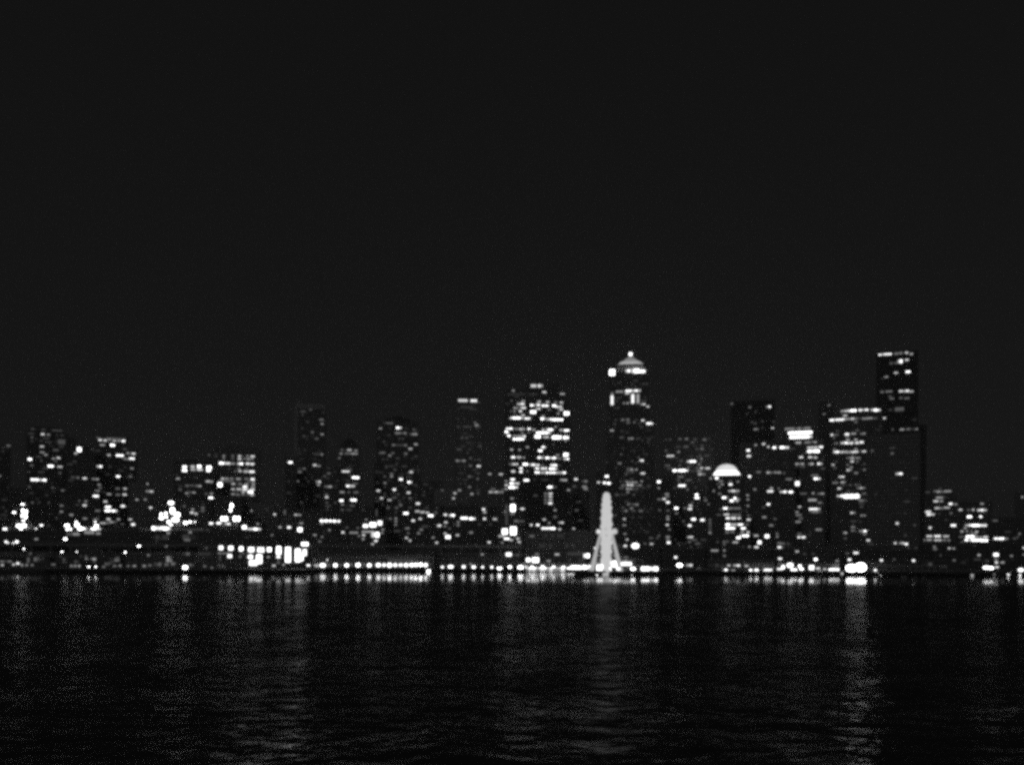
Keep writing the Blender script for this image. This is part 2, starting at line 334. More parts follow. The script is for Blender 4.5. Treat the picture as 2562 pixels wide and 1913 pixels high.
WIN_WASH['C4'] = '''82,875,22,2;178,897,28,3.5;213,875,28,2.5;168,936,26,3.5;105,1062,34,4.5;155,1066,50,5;5,1070,20,5;250,1088,66,5;312,1092,56,5;108,1120,30,4;
58,1145,36,4.5;92,1150,24,3;137,1167,24,2;203,1118,22,2.5;203,1142,22,2.5;103,1205,30,4;125,1232,48,5,34;38,1276,26,4;198,1218,32,3.5;302,1198,32,2.5;342,1300,40,5;
440,1272,30,4;240,188,80,4,26;322,190,56,4,26;270,240,100,1;320,255,60,1;332,358,24,2;345,377,34,3;285,390,190,1.5,8;255,440,40,1;250,475,60,1.5;220,562,60,1.5;
290,562,30,1;222,649,80,2.5;298,630,24,1.5;365,640,26,1.5;297,687,28,2;360,690,36,4;300,770,50,2;352,788,24,2;205,790,30,1;240,825,60,1;290,850,24,2.5;
308,903,28,3.5;355,897,24,1.5;287,990,24,2.5;445,750,30,3;530,752,34,3.5;470,865,40,2;545,870,30,2;495,888,120,4;397,1020,30,4.5;406,1042,28,4;405,1093,30,4.5;
490,1095,36,3.5;780,76,50,4,30;832,76,46,4,30;730,140,310,1.6,10;625,113,26,3;862,124,36,4;1000,138,44,3.5;612,190,20,2;700,193,34,3.5;820,197,36,4;888,200,34,4;
950,202,28,3;993,204,30,4;682,215,66,4.5;772,225,46,5;815,222,34,5;868,228,62,4.5;935,228,40,5;972,236,60,4.5;650,245,50,4;702,245,44,4.5;816,252,40,4;900,257,34,2;
990,258,40,4;610,270,20,2;637,270,28,3;680,270,30,4;775,276,56,5,30;1033,287,46,5,34;970,288,28,3;640,298,30,2;700,300,30,4;855,310,30,3;650,322,110,5;735,326,60,4.5;
855,328,50,5;905,332,60,5;965,335,90,5;595,403,60,5;645,405,34,3.5;690,407,50,4;748,405,34,4.5;782,412,30,3;870,412,60,4;905,412,60,5;990,415,36,4;1033,417,46,5;
950,390,20,3;573,428,34,5;855,435,120,5;695,437,24,3;745,432,20,2;590,458,30,5;640,460,40,3;690,462,70,4.5;810,465,54,5,30;875,468,50,4;955,470,84,5,32;1028,472,50,5,28;
785,468,24,2;665,484,96,5;1030,498,24,3;733,545,30,3;857,545,38,5;612,564,28,3.5;673,565,24,3;832,572,38,5;930,525,24,1.5;1028,603,44,5,32;968,605,34,3;625,622,40,4.5;
670,623,40,4;705,625,24,3;835,625,60,5;895,627,56,5;935,628,40,5;975,630,40,3;1030,636,50,5;605,675,30,2;640,675,50,4;715,676,50,5;765,680,60,5;810,682,36,4.5;
850,685,40,2;935,683,60,4.5;980,685,20,2;687,706,36,5;808,708,36,5;860,708,56,4.5;930,710,70,5;625,730,40,4;685,733,36,4.5;732,730,20,2;808,738,42,5;865,740,70,5;
935,740,80,5;995,740,74,5;620,792,40,4.5;725,798,48,5;570,805,30,3;570,835,32,4;635,823,80,5;570,865,28,3;625,853,80,5;615,938,28,2.5;995,795,30,3;1020,797,40,3.5;
905,850,44,5;940,850,40,2;800,790,60,1;880,795,80,1;795,915,36,1.5;872,900,24,2.5;872,923,24,2.5;872,948,24,2.5;872,972,24,2.5;910,900,34,4;910,923,34,4;910,948,34,4;
908,974,38,4.5;1048,873,28,3;695,1017,36,4;945,1027,30,3;945,1078,30,2;1110,1027,30,2;1055,1048,26,1;862,1098,30,4;900,1125,24,3;990,1122,46,4;763,1140,26,4;
812,1140,32,4.5;880,1166,90,4.5;930,1167,40,5;980,1173,30,3.5;1080,1168,26,3.5;710,1112,66,2;645,1110,30,2.5;1105,790,34,4.5;1170,805,50,2.5;1105,845,60,1.5;
1170,848,40,2.5;1180,865,36,2.5;622,1010,44,5,60;570,1040,36,3;617,1055,36,3;574,1060,24,1.5,160;560,1190,50,5,50;625,1185,56,5,70;535,1225,60,4.5;575,1245,50,5;610,1255,30,4;
660,1245,30,4;670,1270,30,4;540,1275,24,3;768,1225,40,2.5;590,1365,50,5,34;388,1365,30,3;665,1370,34,2;805,1363,36,3;960,1365,40,4;1185,1375,56,5,36;740,1407,40,5,36;
795,1408,60,5,46;895,1415,40,3;950,1222,180,.9,30;985,1300,330,.9,32;1100,1360,130,.8,30;120,1415,180,.6,16;800,1478,180,5,34;930,1480,120,5,34;1040,1478,110,5,34;1125,1470,100,5,34;
1190,1462,80,5,36;640,1225,120,.7,110;1120,1415,160,.8,40'''
WIN_WASH['C5'] = '''40,1503,120,5,28;130,1490,120,5,30;205,1490,60,5,28;270,1490,70,5,44;310,1478,80,5,76;300,1450,60,5,50;355,1465,70,5,46;430,1465,110,5,28;440,1445,90,3.5,16;430,1420,60,2.5,14;460,1497,60,2,30;600,1497,120,5,30;575,1500,60,5;
350,190,44,5,46;455,180,40,4.5,26;505,180,60,5,34;550,183,50,4.5,26;400,260,24,1;400,318,56,3.5;490,312,110,4.5;452,330,36,4;490,290,100,1;350,375,24,4,70;350,340,20,2.5,40;488,365,24,4,70;522,365,24,3,70;
430,395,24,3;455,395,20,3;555,402,40,4;588,417,26,4;330,495,18,1;375,508,20,1.5;430,506,40,2.5;455,505,24,2.5;510,505,24,1.5;555,510,26,4;460,525,30,2;500,522,20,2;
600,530,50,5;350,577,36,3.5;460,590,40,1;425,585,20,1;345,618,20,1;475,630,40,2.5;525,630,40,1.5;605,635,40,1.5;590,655,24,1;425,693,30,.8;540,695,40,.8;547,777,34,4.5;
400,795,28,2.5;500,795,36,1.5;585,800,28,1;470,837,50,3;510,837,24,3;470,855,60,1.5;553,862,40,4;510,880,50,1.5;490,900,50,1.5;545,915,24,3;480,922,80,3;425,942,30,2;
470,940,50,4;520,942,60,3;595,945,30,1.5;470,965,60,3;515,965,24,2;455,987,24,3;470,1068,40,2.5;510,1070,36,2.5;480,1095,24,2.5;425,1090,24,1.5;435,1112,40,2.5;490,1112,40,2;
545,1112,34,2.5;480,1155,40,1;540,1155,30,.8;432,1166,22,4;432,1207,26,3;436,1265,22,2.5;450,1303,22,3.5;438,1345,28,4.5;610,1293,30,1.5;650,1293,24,1.5;675,1277,20,2;
613,1332,28,4;570,1330,24,1.5;315,882,32,5;260,922,24,4;300,925,28,5;328,928,28,5;310,788,20,1;662,918,28,5;662,960,18,3;715,1000,30,2.5;718,1017,30,2.5;665,1035,30,2;
697,1033,28,4;722,1055,30,4.5;667,1107,24,1.5;722,1110,24,2;722,1150,24,3;722,1167,24,3;718,1205,24,4;732,1235,20,2;722,1285,28,2.5;722,1303,24,2.5;727,1323,30,4.5'''
WIN_WASH['C6'] = '''195,437,30,2;247,437,30,2.5;315,440,30,1.5;390,443,34,2;295,465,36,1.5;370,492,30,1.5;312,492,20,1;330,517,30,1.5;370,517,30,2;445,518,24,1;183,540,26,2.5;
118,572,66,4;365,593,24,3;355,570,20,2;410,570,44,1.5;290,572,36,1.2;265,572,20,1;195,612,50,2;285,616,80,5;347,638,20,2.5;120,672,60,1.5;200,688,130,5;260,665,24,2;
335,668,30,2;368,668,30,4;415,670,44,4;300,692,50,1.5;350,693,40,2.5;368,717,66,4;200,738,50,2;210,808,66,4.5;255,838,20,2;327,880,30,5;330,905,44,5;395,905,20,2;
398,925,30,2.5;420,955,20,2;278,966,34,4;274,992,40,4.5;235,987,30,2;165,987,38,5;167,1028,28,2.5;303,1075,44,5;373,1081,40,4.5;272,1125,36,4.5;265,1217,30,4;
287,1216,30,4;270,1255,24,2;433,1080,26,2;433,1105,26,2;433,1130,26,2;433,1155,26,2;433,1182,26,2.5;605,158,24,2;750,185,26,2;795,222,20,1.5;728,240,20,1.5;900,181,44,5;
770,305,24,2;795,315,20,1.5;850,297,20,2;940,300,24,1.5;800,360,44,3;850,350,20,1.5;930,350,26,4;797,486,24,3;860,477,30,4;897,500,24,4;945,506,36,5;1005,505,40,5;
1040,505,50,5;738,528,34,4.5;742,573,40,4.5;858,600,20,1;1030,630,24,1;820,700,40,2;905,704,50,3.5;955,703,40,3;985,704,30,3.5;1022,708,20,2;748,735,30,4.5;790,838,26,2.5;
922,828,28,3.5;912,853,56,4.5;1015,857,64,5;1075,858,40,5;980,830,20,2;732,885,24,3.5;735,918,24,2.5;735,968,26,2.5;898,956,34,4.5;860,980,30,1.5;865,1058,36,2.5;
950,1072,30,2;920,1123,36,2.5;738,1045,24,2;755,1078,36,4;1060,757,50,2.5;967,1190,24,2;968,1213,24,3;887,1210,40,5,34;827,1258,36,5,34;800,1205,40,3.5;760,1293,24,3;
803,1297,40,4.5;905,1308,24,1.5;690,1295,30,1.5;985,1265,34,2.5;1010,1268,40,2.5;1055,1270,30,1.5;985,1297,36,4.5;1020,1298,40,2;1060,1298,30,2;1125,1332,28,3.5;
440,750,24,3;487,748,34,5;520,773,36,2.5;593,773,30,2;655,776,28,3;495,795,20,2;530,798,30,3;597,798,38,4.5;508,820,20,3;463,850,24,3;510,872,30,2.5;590,850,30,3.5;
635,850,70,4;640,875,50,1.5;545,903,40,5;575,903,20,2;632,908,28,5;660,915,24,3.5;605,928,34,5;645,928,36,4;555,988,40,5;595,988,50,4;650,988,60,2.5;520,995,30,1.5;
505,1040,40,1.5;565,1037,50,4;620,1040,40,2;660,1040,40,2;575,1066,36,4.5;620,1066,50,4.5;665,1066,30,4;575,1117,40,5;620,1117,60,5;675,1117,50,4.5;725,1118,30,2;
575,1146,40,5;610,1146,50,5;698,1147,44,5;570,1178,30,2.5;610,1175,40,2;690,1175,30,3;735,1178,26,4;660,1222,40,5;705,1206,80,5;545,1255,24,2.5;570,1252,30,2;635,1257,50,4;
547,1275,20,2;547,1297,26,3.5;547,1322,22,3.5;548,1365,24,2.5;470,1323,66,3;495,1255,20,1.5;1130,355,200,2.5,24;1150,388,190,5,26;1155,422,180,5,26;1120,467,80,3,24;
1115,515,80,2;1220,465,80,3;1240,510,60,4;1235,535,70,4.5;583,1442,28,4;645,1442,66,4.5;722,1445,34,3.5;618,1480,40,3;965,1470,50,4.5;1100,1475,60,5;1160,1470,40,5;
990,1388,38,4.5;268,1440,60,4,26;160,1377,30,4.5;345,1465,30,2;372,1475,24,1.5;450,1500,120,.6,24;690,1420,60,1;480,1440,30,1,30'''
WIN_WASH['C7'] = '''130,655,80,3;195,687,34,4.5;150,690,90,4;150,715,80,5,24;65,755,30,4;125,755,30,4;160,757,28,4;45,800,80,3.5;50,818,80,2;130,800,40,4;190,798,40,4.5;
212,830,30,1.5;155,876,50,2.5;172,898,50,5;40,930,34,4.5,36;80,997,50,3;145,995,20,3;195,998,50,3;140,1040,60,3,22;190,1058,30,2.5;155,1100,80,4.5;160,1120,84,3;
55,1085,24,4;38,1120,24,3;48,1140,40,2.5;62,1163,30,2;45,1185,40,3;182,1237,44,2.5;55,1265,30,2;50,1288,24,4.5;80,1288,34,4.5;38,1382,28,4;250,408,24,3;218,467,24,3;
200,425,14,1;505,388,24,2.5;350,447,50,4.5;395,445,80,5;480,440,70,4.5;545,440,40,4.5;575,441,44,5;358,478,32,4;270,508,36,4.5;320,505,60,4.5;380,500,80,4;
440,497,50,2.5;525,495,40,4;500,497,60,2.5;430,520,20,2.5;560,495,30,1.5;268,606,24,4.5;300,606,36,3;310,582,30,1;370,602,34,4.5;415,598,34,3.5;430,577,50,2;475,598,40,3.5;
285,627,20,2;378,620,30,2.5;378,640,30,3.5;430,638,24,4;298,663,30,3;350,660,50,5;410,660,80,4.5;470,655,36,4.5;290,703,24,3;430,700,20,3;300,720,40,4.5;340,720,60,4;
400,720,60,4.5;435,718,30,4;483,716,30,4;410,742,20,2;380,760,36,3;410,760,30,3.5;445,760,34,3;405,783,26,4;440,783,20,2;298,785,20,1.5;278,805,24,3.5;290,825,24,2;
375,805,20,2;398,822,28,3;385,840,36,4;430,860,30,2.5;485,800,20,1.5;485,838,20,2.5;335,885,44,4;292,925,40,3;345,922,36,3.5;400,940,120,1.5;320,963,28,4;465,960,60,3.5;
400,980,60,2;490,998,40,3;330,1013,60,5;400,1015,110,5,34;475,1043,60,2.5;470,1065,40,1.5;470,1085,24,1.5;410,1125,36,4;478,1143,40,3;415,1182,36,1.5;460,1185,24,1;
412,1220,28,2.5;412,1243,28,2.5;358,1258,28,3.5;358,1295,24,1.5;465,1247,30,2.5;495,1247,36,4.5;490,1267,40,3;497,1308,28,4;475,1348,20,2;430,1392,40,4.5;360,1395,30,1.5;
625,70,90,4.5,16;700,65,30,2.5;730,62,24,2.5;768,59,24,4;800,67,24,3.5;725,117,36,5,30;770,107,28,4;680,128,50,2;778,186,36,5;697,193,30,3.5;633,220,28,3;605,230,20,1;
605,320,24,2.5;650,317,50,3.5;730,315,30,4;762,314,50,4.5;800,317,30,3.5;658,350,24,2;670,365,30,2;730,360,24,2;770,362,36,2;660,440,24,1.5;720,435,60,2,30;820,505,30,1;
675,570,16,2;738,570,30,3.5;785,567,40,2.5;830,568,36,3;600,572,60,.8;620,495,20,4;540,712,20,2;672,730,20,2;718,865,50,4.5;765,975,20,1;705,1195,24,4.5;822,1207,18,1.5;
760,1275,20,1.5;693,1327,22,4;735,1327,40,4;766,1333,28,4.5;305,1445,24,2.5;387,1437,28,4.5;685,1435,20,2;815,1443,24,4.5;135,1490,40,5,36;165,1495,60,4;180,1518,60,4.5;222,1500,28,4;
265,1503,40,5;305,1503,50,5;600,1441,24,4.5'''
WIN_WASH['C8'] = '''600,255,130,3.5,24;680,248,90,3;520,250,60,2;420,262,60,1.5;580,220,40,1.5;570,332,90,3;635,325,30,1.5;525,377,70,4;595,376,50,3.5;715,412,56,4.5;780,417,40,2.5;
540,467,70,3.5;600,468,40,3;665,460,80,3.5;425,515,80,4.5;430,550,60,4.5;480,548,60,4;565,540,40,1;720,532,36,2;657,618,30,1.5;450,720,44,4.5;440,828,80,4;545,828,90,4.5;
655,830,80,4;380,878,34,3;440,876,70,3.5;550,880,100,3.5;635,880,40,2.5;690,882,40,2.5;750,690,74,4.5;505,965,40,3;512,995,60,2;697,985,46,3.5;755,987,40,3.5;1120,410,50,3;
838,488,50,4;945,490,40,2;1007,488,40,3.5;1080,492,50,4;1140,492,90,4.5;957,578,66,5;1103,577,46,4.5;920,687,40,4;965,688,50,4.5;1040,690,110,5;1130,690,110,4.5;905,725,50,3;
860,768,44,3.5;928,766,34,3;985,766,30,2.5;1050,772,44,4;1120,770,80,1;1015,800,80,2.5;850,838,60,2;965,835,110,5;1040,838,60,4;1100,842,40,3;1165,840,66,4;960,878,130,5;
1060,880,130,5;1150,885,100,5;865,912,60,3;1000,950,100,1.2;1160,535,40,1;1290,628,66,2;1300,860,60,4.5;1370,860,80,5;1430,860,60,3;1520,858,80,1.5;1605,798,36,3;
1580,838,30,2;1640,325,36,3;1655,980,30,4.5;1655,1068,20,3;1300,1068,76,5,50;1080,1072,46,3.5;1500,1083,40,2.5;1300,1130,50,3;1305,1168,50,4.5;1383,1168,60,3;1310,1228,60,4;
760,1140,40,2.5;232,1143,46,4.5;585,1075,30,1.5;105,1300,90,1.3;240,1298,90,1.3;365,1295,50,1.5;425,1190,110,1.3,50;680,1225,90,1,30;880,1170,70,1;1160,1150,100,.8,60'''
WIN_WASH['W1'] = '''100,500,60,5,50;135,528,60,5,50;225,530,66,5,50;285,500,60,5,50;655,548,60,3.5;525,543,40,2.5;1590,635,60,2,50;1940,557,44,3.5;610,455,70,1.5;
1150,370,230,1.5,60;1500,345,180,1.5,60;1650,360,90,2,50;505,700,60,1.5,60;480,800,60,1,110;600,790,70,.9,80;690,770,110,1.2,90;1090,820,70,1,90;1200,905,60,2,50;1265,905,50,2.5,50;1330,905,50,2,50;
1470,790,90,1.5,50;1570,790,100,3,50;1800,870,90,1,60;1870,820,80,1.2,110;1960,790,90,1,90;370,890,60,1.5,50;450,890,50,2,50;540,890,60,1.5,40;100,830,210,2.5,22;230,882,60,4;300,862,66,4.5;
1740,920,60,1,40;1950,905,120,1.2,40;2040,900,50,2,40;2150,905,60,1.5,30;40,890,60,4,36;850,880,80,1,40'''
WIN_WASH['W2'] = '''500,870,130,1.2,80;690,790,120,2,110;650,880,70,1,60;760,870,80,1,60;110,905,70,3,32;275,905,60,2.5,44;1290,910,60,2.5,30;1410,935,50,2.5,30;1100,890,120,1,50;370,895,60,1.5,20;1320,605,60,1.2,30;345,725,50,1.5,40'''
# ------------------------------------------------------------------ setting
def structure(o, kind='structure'):
    o['kind'] = kind
    return o

# water: one sheet, calm in the lee of the piers and choppier out in the bay
wm, nt, out = new_mat('bay_water')
L = nt.links.new
tc = nt.nodes.new('ShaderNodeTexCoord')
sep = nt.nodes.new('ShaderNodeSeparateXYZ'); L(tc.outputs['Object'], sep.inputs[0])
def wave_noise(sx, sy, rot, detail, rough=.5):
    mp = nt.nodes.new('ShaderNodeMapping')
    mp.inputs['Scale'].default_value = (sx, sy, 1); mp.inputs['Rotation'].default_value = (0, 0, R(rot))
    L(tc.outputs['Object'], mp.inputs['Vector'])
    nz = nt.nodes.new('ShaderNodeTexNoise')
    nz.inputs['Scale'].default_value = 1; nz.inputs['Detail'].default_value = detail; nz.inputs['Roughness'].default_value = rough
    nz.inputs['Distortion'].default_value = .4
    L(mp.outputs[0], nz.inputs['Vector'])
    return nz.outputs['Fac']
def m2(op, a, b):
    n = nt.nodes.new('ShaderNodeMath'); n.operation = op
    for i, q in enumerate((a, b)):
        if isinstance(q, (int, float)): n.inputs[i].default_value = q
        else: L(q, n.inputs[i])
    return n.outputs[0]
swell = wave_noise(.25, .34, 14, 2)
longswell = wave_noise(.045, .085, 12, 2)
chop = wave_noise(.8, 1.2, -9, 3)
ripple = wave_noise(1.4, 4.2, 5, 2)
h = m2('ADD', m2('ADD', m2('MULTIPLY', longswell, .9), m2('MULTIPLY', swell, .72)), m2('ADD', m2('MULTIPLY', chop, WCHOP), m2('MULTIPLY', ripple, .02)))
shel = nt.nodes.new('ShaderNodeMapRange'); shel.interpolation_type = 'SMOOTHSTEP'
shel.inputs['From Min'].default_value = 110; shel.inputs['From Max'].default_value = 420
shel.inputs['To Min'].default_value = 1.25; shel.inputs['To Max'].default_value = 0.04
L(sep.outputs[1], shel.inputs['Value'])
bp = nt.nodes.new('ShaderNodeBump'); bp.inputs['Distance'].default_value = 1.0; bp.inputs['Strength'].default_value = 1
L(m2('MULTIPLY', h, shel.outputs[0]), bp.inputs['Height'])
p = nt.nodes.new('ShaderNodeBsdfGlossy')
p.inputs['Color'].default_value = (1, 1, 1, 1)
rg = nt.nodes.new('ShaderNodeMapRange'); rg.interpolation_type = 'SMOOTHSTEP'
rg.inputs['From Min'].default_value = 365; rg.inputs['From Max'].default_value = 462
rg.inputs['To Min'].default_value = WROUGH; rg.inputs['To Max'].default_value = .06
L(sep.outputs[1], rg.inputs['Value'])
rn = nt.nodes.new('ShaderNodeMapRange'); rn.interpolation_type = 'SMOOTHSTEP'
rn.inputs['From Min'].default_value = 60; rn.inputs['From Max'].default_value = 260
rn.inputs['To Min'].default_value = .11; rn.inputs['To Max'].default_value = 1
L(sep.outputs[1], rn.inputs['Value'])
L(m2('MINIMUM', rg.outputs[0], rn.outputs[0]), p.inputs['Roughness'])

# wave slopes hide and tilt part of the surface, so open water mirrors less than the calm strip by the piers
fr = nt.nodes.new('ShaderNodeFresnel'); fr.inputs['IOR'].default_value = 1.33; L(bp.outputs[0], fr.inputs['Normal'])
am = nt.nodes.new('ShaderNodeMapRange'); am.interpolation_type = 'SMOOTHSTEP'
am.inputs['From Min'].default_value = 380; am.inputs['From Max'].default_value = 470
am.inputs['To Min'].default_value = WSPEC; am.inputs['To Max'].default_value = .75
L(sep.outputs[1], am.inputs['Value'])
# gusts: patches of ruffled and smoother water
gm_ = nt.nodes.new('ShaderNodeMapRange'); L(wave_noise(.09, .06, 4, 6, .7), gm_.inputs['Value'])
gm_.inputs['From Min'].default_value = .38; gm_.inputs['From Max'].default_value = .66
gm_.inputs['To Min'].default_value = .35; gm_.inputs['To Max'].default_value = 1.9
am2 = m2('MINIMUM', m2('MULTIPLY', am.outputs[0], gm_.outputs[0]), 1.0)
df = nt.nodes.new('ShaderNodeBsdfDiffuse'); df.inputs['Color'].default_value = (.04, .04, .04, 1)
mx = nt.nodes.new('ShaderNodeMixShader'); L(m2('MULTIPLY', fr.outputs[0], am2), mx.inputs[0])
L(df.outputs[0], mx.inputs[1]); L(p.outputs[0], mx.inputs[2])
L(bp.outputs[0], p.inputs['Normal']); L(mx.outputs[0], out.inputs['Surface'])
w = MB(); w.v = [(-7000, -300, 0), (7000, -300, 0), (7000, 9000, 0), (-7000, 9000, 0)]; w.f = [(0, 1, 2, 3)]; w.mi = [0]
structure(w.build('water', wm))

# ground: quay flat, then the slope of the city up to a plateau that runs to the horizon
g = MB()
xs = [-7000, -2500, -1200, -700, -350, 0, 350, 700, 1200, 2500, 7000]
ys = [662, 705, 780, 850, 920, 990, 1060, 1125, 1500, 9000]
g.v = [(x, y, ground_z(y) + (rnd.uniform(-.4, .4) if 720 < y < 1500 else 0)) for y in ys for x in xs]
nx = len(xs)
g.f = [(j*nx+i, j*nx+i+1, (j+1)*nx+i+1, (j+1)*nx+i) for j in range(len(ys)-1) for i in range(nx-1)]
g.mi = [0] * len(g.f)
structure(g.build('ground', plain('street_ground', .06, .9, 0, .4, .05)))
s = MB(); s.box(-7000, 7000, 660, 662, -6, QUAY + .5)
structure(s.build('seawall', plain('seawall_stone', .12, .9)))

# piers
def pier(x0, x1, D, label):
    X0 = world(x0, 1432, D)[0]; X1 = world(x1, 1432, D)[0]
    root = thing('pier', label, 'pier', ((X0+X1)/2, D, 0))
    hw = (X1-X0)/2
    d = MB(); d.box(-hw, hw, 0, 659.8 - D, QUAY - .7, QUAY); d.build('deck', DECK, root)
    d = MB(); d.box(-hw, hw, -.25, -.02, QUAY - 1.0, QUAY + .25); d.build('fender_beam', TIMBER, root)
    n = max(4, min(40, int(hw*2/4.5)))
    pm = MB(); pm.lathe([(.28, -5), (.26, 0), (.22, QUAY-.72)], 7)
    first = None
    for i in range(n):
        if first is None:
            o = first = pm.build('pile', TIMBER, root)
        else:
            o = first.copy(); C.objects.link(o); o.parent = root
        o.location = (-hw + .6 + (2*hw-1.2)*i/(n-1), .7 + rnd.uniform(0, .4), 0)
    return root
pier(-80, 752, 568, 'wide dark pier at the left carrying the lit shed and quay trees')
pier(762, 1087, 640, 'pier carrying the row of evenly spaced globe lamps')
pier(1094, 1418, 642, 'quay pier under the left part of the glowing promenade strip')
pier(1426, 1660, 566, 'pier under the ferris wheel')
pier(1664, 1926, 600, 'dark pier between the ferris wheel and the dome lamps')
pier(1934, 2190, 590, 'pier carrying the bright floodlight pair')
pier(2198, 2640, 584, 'long dark pier at the right edge of the view')

# ------------------------------------------------------------------ buildings
FAC = {}
def fac_mat(v, k):
    key = (round(v, 3), k)
    if key not in FAC:
        FAC[key] = facade('facade_%d_%d' % (int(v*1000), k), v, min(.03, v*.35), [3.2, 2.6, 4.2][k], 3.8, [.8, .5, 1.1][k])
    return FAC[key]

def lay(geo, x, y, off):
    """where (x, y) lands on a building's front: local x, height, distance"""
    cx, D, ph = geo
    u, v = ((x-CX) + (y-HY)*ROLL)/F, -((y-HY) - (x-CX)*ROLL)/F
    n = (math.sin(ph), math.cos(ph)); t = (cx*n[0] + D*n[1] + off) / (u*n[0] + n[1])
    return t*(u*n[1] - n[0]) - (cx*n[1] - D*n[0]), CAM_H + v*t, t

roots = []
geos = []
foot = []
for bi, (name, label, D, dep, blocks, wall, style) in enumerate(BLD):
    x0, x1 = min(b[0] for b in blocks), max(b[1] for b in blocks)
    gz = ground_z(D) - (1.5 if D > 705 else 0)
    cx = (world(x0, 1300, D)[0] + world(x1, 1300, D)[0]) / 2
    ph = math.atan2(cx, D) if D >= 790 else 0.0
    geo = (cx, D, ph); geos.append(geo)
    root = thing(name, label, 'shed' if 'shed' in name else 'pavilion' if name == 'pavilion' else 'station' if 'station' in name else 'garage' if 'garage' in name else 'building', (cx, D, gz), None, -ph)
    roots.append(root)
    wm_ = MB(); pm = MB(); have_par = False
    info = []
    for (a, b, t, off) in blocks:
        X0 = lay(geo, a, (t+1380)/2, off)[0]; X1 = lay(geo, b, (t+1380)/2, off)[0]
        Z = lay(geo, (a+b)/2, t, off)[1] - gz
        y0, y1 = off, dep - off*.7
        info.append((X0, X1, y0, y1, Z))
        if style == 'gable':
            ez = Z * .8; ym = (y0+y1)/2
            wm_.box(X0, X1, y0, y1, 0, ez)
            rf = MB()
            A = [(X0-.8, y0-.9, ez-.25), (X0-.8, ym, Z), (X0-.8, y1+.9, ez-.25)]
            B = [(X1+.8, y0-.9, ez-.25), (X1+.8, ym, Z), (X1+.8, y1+.9, ez-.25)]
            rf.prism(A, B); rf.build('roof', ROOF, root)
        else:
            wm_.box(X0, X1, y0, y1, 0, Z)
            pm = MB(); pm.box(X0-.15, X1+.15, y0-.12, y1+.12, Z, Z+.5); pm.build('parapet', ROOF if wall < .3 else CONC, root)
            if False and off == 0 and X1-X0 > 6 and len(blocks) > 1:
                pm.box(X0-.1, X1+.1, y0-.1, y0-.003, Z*.5, Z*.5+.4)
    fx0, fx1 = min(i[0] for i in info), max(i[1] for i in info)
    foot.append((label, [(cx + a*math.cos(ph) + b*math.sin(ph), D - a*math.sin(ph) + b*math.cos(ph)) for a, b in ((fx0, 0), (fx1, 0), (fx1, dep), (fx0, dep))]))
    wo = wm_.build('wall', fac_mat(wall, bi % 3) if wall < .35 else plain('pale_wall_%d' % bi, wall * .45, .85, 0, .12, .08), root)
    X0, X1, y0, y1, Z = info[-1] if style not in ('P',) else info[0]
    W = X1 - X0
    if style == 'P':                        # plant room, vents on the roof
        q = MB(); q.box(X0+W*.25, X0+W*.6, y0+dep*.35, y0+dep*.7, Z+.5, Z+3.2)
        q.build('plant_room', ROOF, root)
        q = MB(); q.lathe([(.7, 0), (.7, 1.2), (1.0, 1.3), (.2, 1.9)], 8, (X0+W*.78, y0+dep*.5, Z+.5)); q.build('roof_vent', STEEL, root)
    if style == 'mast':
        q = MB(); q.tube((X1-W*.24, 8, Z+.4), (X1-W*.24, 8, Z+16), .35, .1); q.tube((X1-W*.24-1, 8, Z+9), (X1-W*.24+1, 8, Z+9), .12); q.build('mast', STEEL, root)
    if style == 'barrel':
        q = MB(); k = 12; A = []; B = []
        for i in range(k+1):
            t = math.pi*i/k
            A.append((X0+W/2-math.cos(t)*W*.36, y0+1.5, Z+.5+math.sin(t)*8)); B.append((A[-1][0], y1-2, A[-1][2]))
        q.prism(A, B); q.build('barrel_roof', plain('dark_barrel', .04, .5), root)
    if style == 'drum':
        q = MB(); r = W*.29
        q.lathe([(r, .5), (r, 5.5), (r*.96, 5.6), (r*.5, 8), (r*.1, 8.6)], 20, (X0+W*.5, dep*.5, Z)); q.build('roof_drum', plain('dark_drum', .04, .5), root)
    if style == 'c':                        # blank pale crown and corner strip
        a, b, t, off = blocks[1]
        ci = info[1]
        q = MB(); q.box(ci[0]-.2, ci[1]+.2, ci[2]-.8, ci[3]+.1, ci[4]-5.4, ci[4]-.02); q.box(ci[0]-.3, ci[0]+2.4, -.5, -.004, 0, ci[4]-5.6)
        q.build('crown', plain('grey_crown_stone', .3, .8), root)
    if style == 'dome':
        r = W*.43; cyy = (y0+y1)/2
        q = MB(); q.lathe([(r*.95, .5), (r*.95, 1.2), (r*.86, 2.8), (r*.74, 5.0)], 28, ((X0+X1)/2, cyy, Z)); q.build('dome_ring', glow('dome_ring_glow', 2.4, 0), root)
        q = MB(); prof = [(r*.72*math.cos(t), 5.05 + r*.5*math.sin(t)) for t in [R(v) for v in (0, 14, 28, 42, 56, 70, 84)]]
        q.lathe(prof, 28, ((X0+X1)/2, cyy, Z)); dm = q.build('dome', glow('dome_glow', .85, 0), root)
        q = MB()
        for i in range(14):
            t = 2*math.pi*i/14; c0 = ((X0+X1)/2, cyy, Z)
            for e in range(len(prof)-1):
                q.tube((c0[0]+prof[e][0]*1.01*math.cos(t), c0[1]+prof[e][0]*1.01*math.sin(t), Z+prof[e][1]), (c0[0]+prof[e+1][0]*1.01*math.cos(t), c0[1]+prof[e+1][0]*1.01*math.sin(t), Z+prof[e+1][1]), .05, k=4)
        q.build('dome_rib', STEEL, dm)['kind'] = 'stuff'
